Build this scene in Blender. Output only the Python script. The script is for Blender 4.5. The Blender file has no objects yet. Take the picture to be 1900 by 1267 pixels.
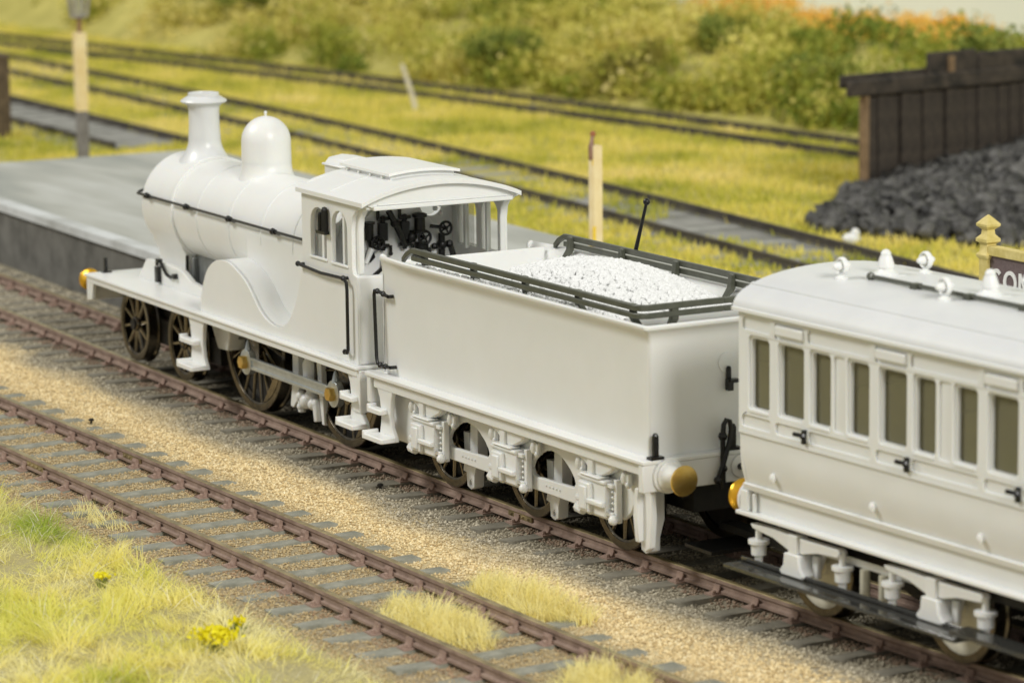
import bpy, bmesh, math, random
import numpy as np
from mathutils import Vector, Matrix
from mathutils.geometry import tessellate_polygon
# 1 Blender unit = 1 mm of the model layout
scn = bpy.context.scene
scn.unit_settings.system = 'METRIC'
scn.unit_settings.scale_length = 0.001
rng = np.random.default_rng(7)
random.seed(7)
PI = math.pi
COL = scn.collection

# ------------------------------------------------------------------ camera
CAM = np.array([451.80, -272.08, 118.29]); YAW, PITCH, ROLL, FPX = 1.05089, 0.172343, -0.011233, 6442.0
cy_, sy_, cp_, sp_ = math.cos(YAW), math.sin(YAW), math.cos(PITCH), math.sin(PITCH)
FW = np.array([-sy_*cp_, cy_*cp_, -sp_]); RT = np.array([cy_, sy_, 0.0]); UP = np.cross(RT, FW)
c_, s_ = math.cos(ROLL), math.sin(ROLL)
RT, UP = c_*RT + s_*UP, -s_*RT + c_*UP
cam = bpy.data.cameras.new('camera'); camo = bpy.data.objects.new('camera', cam); COL.objects.link(camo)
M = Matrix.Identity(4)
for i in range(3):
    M[i][0], M[i][1], M[i][2], M[i][3] = RT[i], UP[i], -FW[i], CAM[i]
camo.matrix_world = M
cam.sensor_width = 36.0; cam.lens = FPX/1900*36
cam.clip_start = 5; cam.clip_end = 6000
cam.dof.use_dof = True; cam.dof.focus_distance = 548
cam.dof.aperture_fstop = cam.lens*1e-3/(2*1.12)
cam.dof.aperture_blades = 0
scn.camera = camo

# ------------------------------------------------------------------ light
w = bpy.data.worlds.new('World'); scn.world = w; w.use_nodes = True
bg = w.node_tree.nodes['Background']; bg.inputs[0].default_value = (1.0, 0.99, 0.945, 1); bg.inputs[1].default_value = 0.31
def area_lamp(name, loc, target, size, power, col):
    l = bpy.data.lights.new(name, 'AREA'); l.shape = 'RECTANGLE'; l.size, l.size_y = size; l.energy = power; l.color = col
    o = bpy.data.objects.new(name, l); COL.objects.link(o); o.location = loc
    o.rotation_euler = (Vector(target)-Vector(loc)).to_track_quat('-Z', 'Y').to_euler()
    return o
area_lamp('lamp_front', (-1100, -1540, 1730), (-100, 40, 0), (620, 620), 3.95e7, (1.0, 0.985, 0.94))
area_lamp('lamp_side', (1980, -115, 1150), (-60, 40, 20), (620, 620), 3.7e7, (1.0, 0.985, 0.95))
scn.view_settings.view_transform = 'Standard'; scn.view_settings.look = 'None'
scn.view_settings.exposure = 0.0; scn.view_settings.gamma = 1.0; scn.view_settings.use_curve_mapping = False
scn.cycles.max_bounces = 8; scn.cycles.transparent_max_bounces = 12; scn.cycles.use_denoising = True

# ------------------------------------------------------------------ materials
MAT = {}
def nodes(name):
    m = bpy.data.materials.new(name); m.use_nodes = True; nt = m.node_tree
    MAT[name] = m
    return m, nt, nt.nodes['Principled BSDF']
def link(nt, a, b): nt.links.new(a, b)
def noise(nt, scale, detail=4, rough=.6, coord='Object'):
    tc = nt.nodes.new('ShaderNodeTexCoord'); n = nt.nodes.new('ShaderNodeTexNoise')
    n.inputs['Scale'].default_value = scale; n.inputs['Detail'].default_value = detail; n.inputs['Roughness'].default_value = rough
    link(nt, tc.outputs[coord], n.inputs['Vector']); return n
def ramp(nt, src, stops):
    r = nt.nodes.new('ShaderNodeValToRGB'); e = r.color_ramp.elements
    while len(e) < len(stops): e.new(0.5)
    for q, (p, c) in zip(e, stops): q.position = p; q.color = (*c, 1)
    link(nt, src, r.inputs[0]); return r
def bump(nt, src, b, strength=.3, dist=.1):
    n = nt.nodes.new('ShaderNodeBump'); n.inputs['Strength'].default_value = strength; n.inputs['Distance'].default_value = dist
    link(nt, src, n.inputs['Height']); link(nt, n.outputs[0], b.inputs['Normal'])
def mat(name, c1, c2=None, rough=.5, metal=0.0, scale=1.0, sss=0.0, bumpk=0.0, bscale=None, coat=0.0, spec=.5, lo=.35, hi=.65):
    m, nt, b = nodes(name)
    b.inputs['Roughness'].default_value = rough; b.inputs['Metallic'].default_value = metal
    b.inputs['Specular IOR Level'].default_value = spec; b.inputs['Coat Weight'].default_value = coat
    if c2 is None: b.inputs['Base Color'].default_value = (*c1, 1)
    else:
        n = noise(nt, scale); r = ramp(nt, n.outputs[0], [(lo, c1), (hi, c2)]); link(nt, r.outputs[0], b.inputs['Base Color'])
    if sss:
        b.inputs['Subsurface Weight'].default_value = sss; b.inputs['Subsurface Radius'].default_value = (1.0, .72, .42); b.inputs['Subsurface Scale'].default_value = .55
    if bumpk:
        n2 = noise(nt, bscale or scale*4, 5); bump(nt, n2.outputs[0], b, bumpk, .15)
    return m
mat('white', (.79, .795, .77), (.815, .82, .80), rough=.36, scale=.12, sss=.22, bumpk=.03, bscale=1.5, spec=.45)
mat('white_grey', (.68, .69, .69), (.72, .73, .725), rough=.33, scale=.15, sss=.12, bumpk=.03, bscale=1.5)
mat('white_coal', (.78, .785, .775), (.82, .825, .815), rough=.55, scale=.5)
mat('cream_disc', (.62, .59, .46), (.72, .69, .57), rough=.4, scale=.4)
mat('black', (.006, .006, .006), (.014, .014, .013), rough=.32, scale=1.5, spec=.4)
mat('dark_chassis', (.008, .0075, .0065), (.018, .016, .013), rough=.6, scale=.6)
mat('grey_chassis', (.16, .17, .17), (.24, .25, .25), rough=.45, scale=.4, metal=.2)
mat('olive', (.060, .064, .045), (.085, .088, .066), rough=.36, scale=.5)
mat('wheel_metal', (.095, .084, .068), (.16, .142, .115), rough=.24, metal=1.0, scale=.5)
mat('spoke_metal', (.13, .115, .09), (.22, .195, .155), rough=.2, metal=1.0, scale=.8)
mat('steel', (.50, .55, .57), (.60, .65, .67), rough=.28, metal=.7, scale=.5)
mat('brass', (.84, .56, .14), (.92, .65, .21), rough=.32, metal=1.0, scale=.8)
mat('brass_yellow', (.80, .43, .03), (.88, .52, .06), rough=.3, metal=.85, scale=.8)
mat('yellow_wire', (.75, .52, .05), rough=.5)
mat('rail_side', (.23, .155, .12), (.36, .26, .205), rough=.75, scale=.35, bumpk=.15, bscale=3)
mat('rail_top', (.22, .175, .085), (.46, .37, .19), rough=.34, metal=.5, scale=.25)
mat('chair_rust', (.24, .155, .12), (.37, .26, .205), rough=.85, scale=.6, bumpk=.3, bscale=4)
mat('sleeper_grey', (.20, .20, .155), (.33, .325, .265), rough=.85, scale=.35, bumpk=.5, bscale=2.2)
mat('sleeper_dark', (.155, .14, .105), (.26, .24, .185), rough=.9, scale=.35, bumpk=.5, bscale=2.2)
mat('sleeper_far', (.27, .27, .245), (.40, .395, .365), rough=.9, scale=.3)
mat('ash', (.15, .15, .13), (.33, .325, .30), rough=.9, scale=.06, bumpk=.3, bscale=.8)
mat('far_rail', (.045, .038, .03), (.09, .078, .06), rough=.8, scale=.1)
mat('cream_paint', (.80, .62, .30), (.90, .76, .45), rough=.5, scale=.25, bumpk=.1, bscale=3)
mat('yellow_stain', (.85, .56, .03), (.92, .66, .06), rough=.45, scale=.5)
mat('sign_yellow', (.58, .47, .14), (.72, .60, .24), rough=.6, scale=.6, bumpk=.25, bscale=4)
mat('sign_brown', (.10, .065, .065), (.20, .15, .15), rough=.7, scale=7, bumpk=.25, bscale=9)
mat('sign_white', (.80, .80, .78), (.88, .88, .86), rough=.6, scale=2)
mat('post_grey', (.16, .15, .15), (.23, .22, .22), rough=.6, scale=.5)
mat('lantern', (.30, .27, .23), (.45, .42, .38), rough=.5, scale=.5)
mat('brown_metal', (.20, .10, .05), (.30, .17, .09), rough=.5, scale=1)
mat('orange_metal', (.34, .13, .05), rough=.5)
mat('wood_brown', (.075, .052, .03), (.16, .115, .07), rough=.85, scale=.3, bumpk=.4, bscale=1.5)
mat('plank_dark', (.014, .0115, .009), (.066, .05, .036), rough=.8, scale=.22, bumpk=.4, bscale=1.2)
mat('plank_edge', (.16, .10, .05), (.26, .17, .09), rough=.8, scale=.3)
mat('plat_wall', (.10, .097, .085), (.19, .185, .165), rough=.9, scale=.12, bumpk=.3, bscale=1)
mat('coping', (.42, .43, .41), (.62, .64, .64), rough=.8, scale=.05, lo=.35, hi=.55, bumpk=.2, bscale=1)
mat('stick', (.66, .60, .46), (.80, .76, .64), rough=.7, scale=.2)
mat('teal', (.30, .36, .30), (.42, .46, .40), rough=.7, scale=.2)
# platform surface: long streaks
m, nt, b = nodes('plat_top'); b.inputs['Roughness'].default_value = .7
tc = nt.nodes.new('ShaderNodeTexCoord'); mp = nt.nodes.new('ShaderNodeMapping'); mp.inputs['Scale'].default_value = (.02, .10, .1); mp.inputs['Rotation'].default_value = (0, 0, .25)
n = nt.nodes.new('ShaderNodeTexNoise'); n.inputs['Scale'].default_value = 1.0; n.inputs['Detail'].default_value = 5
link(nt, tc.outputs['Object'], mp.inputs[0]); link(nt, mp.outputs[0], n.inputs['Vector'])
r = ramp(nt, n.outputs[0], [(.3, (.31, .325, .30)), (.5, (.42, .425, .385)), (.7, (.53, .54, .51))]); link(nt, r.outputs[0], b.inputs['Base Color'])
n2 = noise(nt, 1.5, 5); bump(nt, n2.outputs[0], b, .25, .2)
# glass
m, nt, b = nodes('glass'); b.inputs['Base Color'].default_value = (.55, .55, .50, 1); b.inputs['Roughness'].default_value = .06; b.inputs['Alpha'].default_value = .30
m, nt, b = nodes('glass_olive'); b.inputs['Base Color'].default_value = (.36, .34, .22, 1); b.inputs['Roughness'].default_value = .05; b.inputs['Alpha'].default_value = .30
m, nt, b = nodes('clear_board'); b.inputs['Base Color'].default_value = (.05, .05, .045, 1); b.inputs['Roughness'].default_value = .08; b.inputs['Alpha'].default_value = .86; b.inputs['Coat Weight'].default_value = .5
mat('interior', (.34, .30, .16), (.48, .43, .25), rough=.7, scale=.08)
# vertex coloured stuff
def vcol_mat(name, rough=.8, trans=0.0, bumpk=0):
    m, nt, b = nodes(name); b.inputs['Roughness'].default_value = rough
    a = nt.nodes.new('ShaderNodeAttribute'); a.attribute_name = 'tint'; link(nt, a.outputs['Color'], b.inputs['Base Color'])
    if trans:
        t = nt.nodes.new('ShaderNodeBsdfTranslucent'); link(nt, a.outputs['Color'], t.inputs['Color'])
        mx = nt.nodes.new('ShaderNodeMixShader'); mx.inputs[0].default_value = trans
        out = nt.nodes['Material Output']; link(nt, b.outputs[0], mx.inputs[1]); link(nt, t.outputs[0], mx.inputs[2]); link(nt, mx.outputs[0], out.inputs[0])
    return m
vcol_mat('grit', .75); vcol_mat('blades', .7, .35); vcol_mat('leaves', .8, .25); vcol_mat('lumps', .55)
# ground: sandy cess, ash ballast round the running line, earth and turf behind
m, nt, b = nodes('ground_mat'); b.inputs['Roughness'].default_value = .9
geo = nt.nodes.new('ShaderNodeNewGeometry'); sep = nt.nodes.new('ShaderNodeSeparateXYZ'); link(nt, geo.outputs['Position'], sep.inputs[0])
nz = noise(nt, .06, 4); mad = nt.nodes.new('ShaderNodeMath'); mad.operation = 'MULTIPLY_ADD'; mad.inputs[1].default_value = 14; link(nt, nz.outputs[0], mad.inputs[0]); link(nt, sep.outputs['Y'], mad.inputs[2])
mr = nt.nodes.new('ShaderNodeMapRange'); mr.inputs['From Min'].default_value = -80; mr.inputs['From Max'].default_value = 120; link(nt, mad.outputs[0], mr.inputs['Value'])
P_ = lambda y: (y+7+80)/200
zone = ramp(nt, mr.outputs[0], [(P_(-72), (.48, .42, .20)), (P_(-64), (.38, .31, .20)), (P_(-40), (.42, .345, .20)), (P_(-29), (.74, .60, .33)), (P_(-23), (.70, .565, .32)), (P_(-16), (.40, .35, .25)), (P_(12), (.26, .23, .165)), (P_(40), (.30, .27, .17)), (P_(95), (.52, .46, .12))])
ng = noise(nt, 2.2, 6, .75); mx = nt.nodes.new('ShaderNodeMix'); mx.data_type = 'RGBA'; mx.blend_type = 'MULTIPLY'; mx.inputs['Factor'].default_value = .8
rg = ramp(nt, ng.outputs[0], [(.3, (.55, .55, .55)), (.7, (1.25, 1.25, 1.25))])
link(nt, zone.outputs[0], mx.inputs['A']); link(nt, rg.outputs[0], mx.inputs['B']); link(nt, mx.outputs['Result'], b.inputs['Base Color'])
vor = nt.nodes.new('ShaderNodeTexVoronoi'); vor.inputs['Scale'].default_value = 1.9; tc = nt.nodes.new('ShaderNodeTexCoord'); link(nt, tc.outputs['Object'], vor.inputs['Vector']); bump(nt, vor.outputs['Distance'], b, .8, .35)
mat('bank_soil', (.40, .36, .09), (.55, .49, .14), rough=.95, scale=.05)
m, nt, b = nodes('sky_paint'); b.inputs['Roughness'].default_value = .9
n = noise(nt, .004, 3); r = ramp(nt, n.outputs[0], [(.35, (.70, .78, .70)), (.65, (.88, .88, .78))]); link(nt, r.outputs[0], b.inputs['Base Color'])

# ------------------------------------------------------------------ mesh helpers
class MB:
    def __init__(s): s.v = []; s.f = []; s.m = []
    def add(s, vs, fs, mi=0):
        o = len(s.v); s.v += [tuple(map(float, q)) for q in vs]; s.f += [tuple(i+o for i in f) for f in fs]; s.m += [mi]*len(fs); return s
    def box(s, x0, x1, y0, y1, z0, z1, mi=0):
        v = [(x0,y0,z0),(x1,y0,z0),(x1,y1,z0),(x0,y1,z0),(x0,y0,z1),(x1,y0,z1),(x1,y1,z1),(x0,y1,z1)]
        return s.add(v, [(0,3,2,1),(4,5,6,7),(0,1,5,4),(1,2,6,5),(2,3,7,6),(3,0,4,7)], mi)
    def prism(s, outer, axis, a, b, holes=(), mi=0):
        """outline in the plane across `axis`, extruded from a to b; outlines with holes allowed"""
        loops = [list(outer)] + [list(h) for h in holes]
        P = (lambda p, t: (p[0], t, p[1])) if axis == 'y' else (lambda p, t: (t, p[0], p[1])) if axis == 'x' else (lambda p, t: (p[0], p[1], t))
        flat = [p for l in loops for p in l]
        tris = tessellate_polygon([[Vector((p[0], p[1], 0)) for p in l] for l in loops])
        n = len(flat)
        vs = [P(p, a) for p in flat] + [P(p, b) for p in flat]
        fs = []
        for t in tris:
            p0, p1, p2 = (flat[i] for i in t)
            ar = (p1[0]-p0[0])*(p2[1]-p0[1])-(p2[0]-p0[0])*(p1[1]-p0[1])
            if abs(ar) < 1e-9: continue
            fs += [tuple(t), tuple(i+n for i in reversed(t))]
        o = 0
        for l in loops:
            k = len(l)
            for i in range(k): j = (i+1) % k; fs.append((o+i, o+j, o+j+n, o+i+n))
            o += k
        return s.add(vs, fs, mi)
    def lathe(s, prof, axis='z', c=(0, 0, 0), n=28, mi=0, closed=False):
        vs = []; fs = []; k = len(prof)
        for i in range(n):
            a = 2*PI*i/n; ca, sa = math.cos(a), math.sin(a)
            for r, h in prof:
                q = (r*ca, r*sa, h) if axis == 'z' else (r*ca, h, r*sa) if axis == 'y' else (h, r*ca, r*sa)
                vs.append((q[0]+c[0], q[1]+c[1], q[2]+c[2]))
        for i in range(n):
            j = (i+1) % n
            for a in range(k if closed else k-1):
                b2 = (a+1) % k
                fs.append((i*k+a, j*k+a, j*k+b2, i*k+b2))
        if not closed:
            if prof[0][0] > 1e-6: fs.append(tuple(i*k for i in range(n))[::-1])
            if prof[-1][0] > 1e-6: fs.append(tuple(i*k+k-1 for i in range(n)))
        return s.add(vs, fs, mi)
    def tube(s, pts, r, n=8, mi=0, cap=True):
        pts = [Vector(p) for p in pts]; k = len(pts); rr = r if isinstance(r, (list, tuple)) else [r]*k
        vs = []; up = None
        for i, p in enumerate(pts):
            t = (pts[min(i+1, k-1)]-pts[max(i-1, 0)]).normalized()
            if up is None:
                up = Vector((0, 0, 1)) if abs(t.z) < .9 else Vector((1, 0, 0))
            u = (up-t*up.dot(t)).normalized(); w2 = t.cross(u); up = u
            for j in range(n):
                a = 2*PI*j/n; vs.append(tuple(p+(u*math.cos(a)+w2*math.sin(a))*rr[i]))
        fs = [(i*n+j, i*n+(j+1) % n, (i+1)*n+(j+1) % n, (i+1)*n+j) for i in range(k-1) for j in range(n)]
        if cap: fs += [tuple(range(n))[::-1], tuple((k-1)*n+j for j in range(n))]
        return s.add(vs, fs, mi)
    def ball(s, c, r, n=10, mi=0, sq=(1, 1, 1)):
        k = max(5, n//2+1); prof = [(r*math.sin(PI*i/(k-1)), -r*math.cos(PI*i/(k-1))) for i in range(k)]
        o = len(s.v); s.lathe(prof, 'z', (0, 0, 0), n, mi)
        for i in range(o, len(s.v)): q = s.v[i]; s.v[i] = (q[0]*sq[0]+c[0], q[1]*sq[1]+c[1], q[2]*sq[2]+c[2])
        return s
    def xf(s, start, M4):
        for i in range(start, len(s.v)): s.v[i] = tuple(M4 @ Vector(s.v[i]))
        return s
    def mesh(s, name, mats, smooth=38):
        me = bpy.data.meshes.new(name); me.from_pydata(s.v, [], s.f)
        for m_ in ([mats] if isinstance(mats, str) else mats): me.materials.append(MAT[m_])
        me.polygons.foreach_set('material_index', s.m)
        bm = bmesh.new(); bm.from_mesh(me); bmesh.ops.remove_doubles(bm, verts=bm.verts, dist=1e-4); bmesh.ops.recalc_face_normals(bm, faces=bm.faces); bm.to_mesh(me); bm.free()
        if smooth:
            me.polygons.foreach_set('use_smooth', [True]*len(me.polygons)); me.set_sharp_from_angle(angle=math.radians(smooth))
        return me
    def build(s, name, mats, parent=None, bevel=0, smooth=38, loc=None, rot=None):
        return obj(name, s.mesh(name, mats, smooth), parent, bevel, loc, rot)
def obj(name, me, parent=None, bevel=0, loc=None, rot=None):
    o = bpy.data.objects.new(name, me); COL.objects.link(o)
    if parent is not None: o.parent = parent
    if loc is not None: o.location = loc
    if rot is not None: o.rotation_euler = rot
    if bevel:
        md = o.modifiers.new('soft_edge', 'BEVEL'); md.width = bevel; md.segments = 2; md.limit_method = 'ANGLE'; md.angle_limit = math.radians(40); md.harden_normals = False
    return o
def thing(name, label, cat, loc=(0, 0, 0), rz=0, group=None):
    o = bpy.data.objects.new(name, None); COL.objects.link(o); o.empty_display_size = 3
    o.location = loc; o.rotation_euler = (0, 0, rz); return tag(o, label, cat, group)
def tag(o, label=None, cat=None, group=None, kind=None):
    if label: o['label'] = label
    if cat: o['category'] = cat
    if group: o['group'] = group
    if kind: o['kind'] = kind
    return o
def copy_tree(o, parent=None):
    c = o.copy(); COL.objects.link(c); c.parent = parent
    for ch in list(o.children): copy_tree(ch, c)
    return c
def rrect(x0, x1, z0, z1, r, n=4):
    pts = []
    for cx, cz, a0 in ((x1-r, z1-r, 0), (x0+r, z1-r, PI/2), (x0+r, z0+r, PI), (x1-r, z0+r, 1.5*PI)):
        pts += [(cx+r*math.cos(a0+PI/2*i/n), cz+r*math.sin(a0+PI/2*i/n)) for i in range(n+1)]
    return pts
def arched(x0, x1, z0, z1, n=8, rise=None):
    rise = rise or (x1-x0)/2
    c = (x0+x1)/2; h = (x1-x0)/2
    return [(x0, z0), (x1, z0)] + [(c+h*math.cos(PI*i/n), z1-rise+rise*math.sin(PI*i/n)) for i in range(n+1)]
def big_mesh(name, verts, faces, tint, matname, kind='stuff'):
    """many small pieces as one mesh; verts (n,3), faces (m,k) ints, tint (n,3)"""
    me = bpy.data.meshes.new(name); n = len(verts); m_, k = faces.shape
    me.vertices.add(n); me.vertices.foreach_set('co', np.asarray(verts, np.float32).ravel())
    me.loops.add(m_*k); me.loops.foreach_set('vertex_index', faces.astype(np.int32).ravel())
    me.polygons.add(m_); me.polygons.foreach_set('loop_start', np.arange(0, m_*k, k, dtype=np.int32)); me.polygons.foreach_set('loop_total', np.full(m_, k, np.int32))
    me.update(calc_edges=True)
    ca = me.color_attributes.new('tint', 'FLOAT_COLOR', 'POINT'); ca.data.foreach_set('color', np.concatenate([tint, np.ones((n, 1))], 1).astype(np.float32).ravel())
    me.materials.append(MAT[matname]); me.validate()
    o = bpy.data.objects.new(name, me); COL.objects.link(o)
    if kind: o['kind'] = kind
    return o
def vnoise(x, y, s, seed=0):
    """cheap smooth noise 0..1"""
    r_ = np.random.default_rng(seed); t = r_.random((256, 256)); x = np.asarray(x)/s+37.3; y = np.asarray(y)/s+91.7
    xi = np.floor(x).astype(int); yi = np.floor(y).astype(int); fx = x-xi; fy = y-yi; fx = fx*fx*(3-2*fx); fy = fy*fy*(3-2*fy)
    g = lambda a, b: t[a % 256, b % 256]
    return (g(xi, yi)*(1-fx)+g(xi+1, yi)*fx)*(1-fy)+(g(xi, yi+1)*(1-fx)+g(xi+1, yi+1)*fx)*fy
def to_px(x, y, z):
    d = np.stack([x-CAM[0], y-CAM[1], z-CAM[2]], -1); dz = d@FW
    return 950+FPX*(d@RT)/dz, 633.5-FPX*(d@UP)/dz, dz

# ------------------------------------------------------------------ alignment of the running line
_rx = np.array([-235, -194.5, -159.2, -144.5, -107.6, -74.8, -44.2, -16.4, 8.1, 30.6, 51.6, 70.8, 87.7, 103.5, 111.4])
_ry = np.array([-4.28, -6.45, -7.71, -7.47, -8.15, -8.35, -8.93, -9.27, -9.02, -8.61, -8.23, -7.7, -6.39, -4.98, -4.18])
_pc = np.polyfit(_rx/100, _ry, 3); _pd = np.polyder(_pc)
def main_c(x):
    x = np.asarray(x, float); xc = np.clip(x, -235, 112)
    return np.polyval(_pc, xc/100) + np.polyval(_pd, xc/100)*(x-xc)/100 + .45 + 8.25
def front_c(x): return -50.1 + 0*np.asarray(x, float) + np.clip(np.asarray(x, float)-40, 0, 400)**2*.00025
def lin(xs, ys):
    p = np.polyfit(np.array(xs)/100, ys, 2); return lambda x: np.polyval(p, np.asarray(x, float)/100)

# ------------------------------------------------------------------ ground
gx = np.concatenate([np.arange(-1900, -300, 50), np.arange(-300, 160, 4), np.arange(160, 700, 30)]); gy = np.concatenate([np.arange(-260, -120, 20), np.arange(-120, 30, 2.5), np.arange(30, 900, 30)])
X, Y = np.meshgrid(gx, gy, indexing='ij')
Z = -2.72 + .35*(vnoise(X, Y, 9, 1)-.5) + .25*(vnoise(X, Y, 3.5, 2)-.5)
Z += np.where(Y < -68, np.clip((-68-Y)/12, 0, 1)*1.2*(vnoise(X, Y, 14, 3)), 0)
nx, ny = X.shape
idx = np.arange(nx*ny).reshape(nx, ny)
fc = np.stack([idx[:-1, :-1], idx[1:, :-1], idx[1:, 1:], idx[:-1, 1:]], -1).reshape(-1, 4)
me = bpy.data.meshes.new('ground'); me.from_pydata(np.stack([X, Y, Z], -1).reshape(-1, 3).tolist(), [], fc.tolist()); me.materials.append(MAT['ground_mat'])
me.polygons.foreach_set('use_smooth', [True]*len(me.polygons))
tag(obj('ground', me), kind='structure')

# ------------------------------------------------------------------ tracks
def rail_mesh(fn, off, x0, x1, step, rise=0.0, width=1.0, mats=('rail_side', 'rail_top')):
    prof = [(-.62, -2.0), (.62, -2.0), (.62, -1.62), (.2, -1.45), (.2, -.85), (.48, -.62), (.48, -.1), (.38, 0), (-.38, 0), (-.48, -.1), (-.48, -.62), (-.2, -.85), (-.2, -1.45), (-.62, -1.62)]
    xs = np.arange(x0, x1+step, step); k = len(prof); mb = MB(); vs = []
    for x in xs:
        y = float(fn(x)); dy = float(fn(x+1)-fn(x-1))/2; n_ = math.hypot(1, dy); nxv, nyv = -dy/n_, 1/n_
        for a, h in prof: vs.append((x+nxv*(off+a*width), y+nyv*(off+a*width), h+rise))
    fs = []; mi = []
    for i in range(len(xs)-1):
        for j in range(k):
            jj = (j+1) % k; fs.append((i*k+j, (i+1)*k+j, (i+1)*k+jj, i*k+jj)); mi.append(1 if j in (6, 7, 8) else 0)
    mb.v = vs; mb.f = fs; mb.m = mi
    return mb.mesh('rail', list(mats), 30)
def sleeper_mesh(mname, l=33.4, wd=3.3, seed=0):
    r_ = random.Random(seed); mb = MB(); n = 6; vs = []
    for i in range(n+1):
        y = -l/2+l*i/n
        for dx, z in ((-wd/2, -1.4), (-wd/2+.25, 0), (wd/2-.25, 0), (wd/2, -1.4)):
            vs.append((dx+r_.uniform(-.15, .15), y+r_.uniform(-.2, .2)*(i in (0, n)), z+r_.uniform(-.1, .07)))
    fs = [(i*4+j, i*4+(j+1) % 4, i*4+4+(j+1) % 4, i*4+4+j) for i in range(n) for j in range(4)] + [(0, 1, 2, 3), (n*4+3, n*4+2, n*4+1, n*4)]
    return mb.add(vs, fs).mesh('sleeper', mname, 30)
def chair_mesh():
    mb = MB()
    mb.prism([(-2.1, 0), (2.1, 0), (2.0, .32), (1.0, .45), (.72, 1.05), (.72, 1.4), (.5, 1.42), (.5, .5), (-.5, .5), (-.5, 1.45), (-.95, 1.6), (-1.2, 1.15), (-1.15, .5), (-2.0, .32)], 'x', -.72, .72)
    mb.box(-1.15, 1.15, -2.15, 2.15, -.05, .22)
    mb.lathe([(.3, 0), (.3, .5), (.15, .6)], 'z', (.55, -1.6, .2), 6).lathe([(.3, 0), (.3, .5), (.15, .6)], 'z', (-.55, 1.6, .2), 6)
    return mb.mesh('chair', 'chair_rust', 30)
CHAIR = chair_mesh()
SLM = [sleeper_mesh('sleeper_grey', seed=i) for i in range(4)]; SLD = [sleeper_mesh('sleeper_dark', seed=10+i) for i in range(4)]
SLF = [sleeper_mesh('sleeper_far', l=42, wd=5, seed=20+i) for i in range(2)]
def track(label, fn, x0, x1, gauge=16.5, spacing=9.13, phase=0.0, meshes=SLM, chairs=True, top=-2.26, rise=0.0, width=1.0, mats=('rail_side', 'rail_top')):
    t = thing('railway_track', label, 'railway track')
    for s in (-1, 1): obj('rail', rail_mesh(fn, s*gauge/2, x0, x1, 4 if chairs else 12, rise, width, mats), t)
    x = math.ceil((x0-phase)/spacing)*spacing+phase; i = 0
    while x < x1:
        y = float(fn(x)); a = math.atan(float(fn(x+1)-fn(x-1))/2)
        s = obj('sleeper', meshes[i % len(meshes)], t, loc=(x, y, top+rise+random.uniform(-.12, .08)), rot=(random.uniform(-.006, .006), 0, a+random.uniform(-.012, .012)))
        if chairs:
            for sg in (-1, 1): obj('chair', CHAIR, s, loc=(0, sg*gauge/2, 0), rot=(0, 0, 0 if sg > 0 else PI))
        x += spacing; i += 1
    return t
def fishplates(t, fn, x, off):
    y = float(fn(x))+off; mb = MB()
    for s in (-1, 1):
        mb.box(x-3.6, x+3.6, y+s*.22, y+s*.5, -1.5, -.7)
        for k in (-2.6, -.9, .9, 2.6): mb.ball((x+k, y+s*.55, -1.1), .26, 6)
    mb.build('fishplate', 'rail_top', t)
t = track('running line of brown rails on dark ballast under the white train', main_c, -420, 260, phase=-70.1, meshes=SLD)
fishplates(t, main_c, -5.5, -8.25)
t = track('empty siding of brown rails on pale sand in front of the train', front_c, -330, 190, phase=-95.4)
fishplates(t, front_c, -79.5, 8.25); fishplates(t, front_c, -82, -8.25)
_t1 = lin([-655, -593, -518, -590, -530], np.array([166.8, 165.1, 164.1, 141.4+25, 138.7+25.6])); t1c = lambda x: _t1(x)-12.5
_t2x = np.array([-803, -727, -663, -605, -533, -484, -402, -349, -285, -235, -209]); _t2y = np.array([225.9, 225.8, 224.9, 226.6, 221.4, 216.9, 215.9, 211.3, 205.6, 201.7, 197.8]); _t2 = lin(_t2x, _t2y-12)
t2c = lambda x: _t2(np.clip(x, -900, 100))
_t3 = lin([-835, -792, -741, -658, -563, -509, -459, -387], np.array([272, 275, 284, 297.8, 311.7, 315.2, 318.4, 325.8])-10); t3c = lambda x: _t3(np.clip(x, -950, -150))
FR = ('far_rail', 'far_rail')
YT1 = track('short dark track with open sleepers behind the platform lamp', t1c, -900, -505, gauge=24.5, spacing=14, meshes=SLF, chairs=False, width=1.0, top=-2.2, mats=FR)
YT2 = track('dark goods yard track half buried in ash and turf behind the platform', t2c, -1000, 60, gauge=24, spacing=14, meshes=SLF, chairs=False, width=1.0, top=-2.5, mats=FR)
YT3 = track('farthest dark track along the foot of the green bank', t3c, -1050, -200, gauge=20, spacing=14, meshes=SLF, chairs=False, width=1.0, top=-2.85, mats=FR)

def bed(t, fn, x0, x1, hw):
    xs = np.arange(x0, x1, 15.0); mb = MB(); mb.v = [(float(x), float(fn(x))+sg*hw, -2.55 if abs(sg) < 1 else -2.8) for x in xs for sg in (-1, -.8, .8, 1)]
    mb.f = [(i*4+j, i*4+4+j, i*4+5+j, i*4+1+j) for i in range(len(xs)-1) for j in range(3)]; mb.m = [0]*len(mb.f); mb.build('ash_bed', 'ash', t)
bed(YT1, t1c, -900, -505, 17); bed(YT2, t2c, -345, 60, 15)

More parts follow.
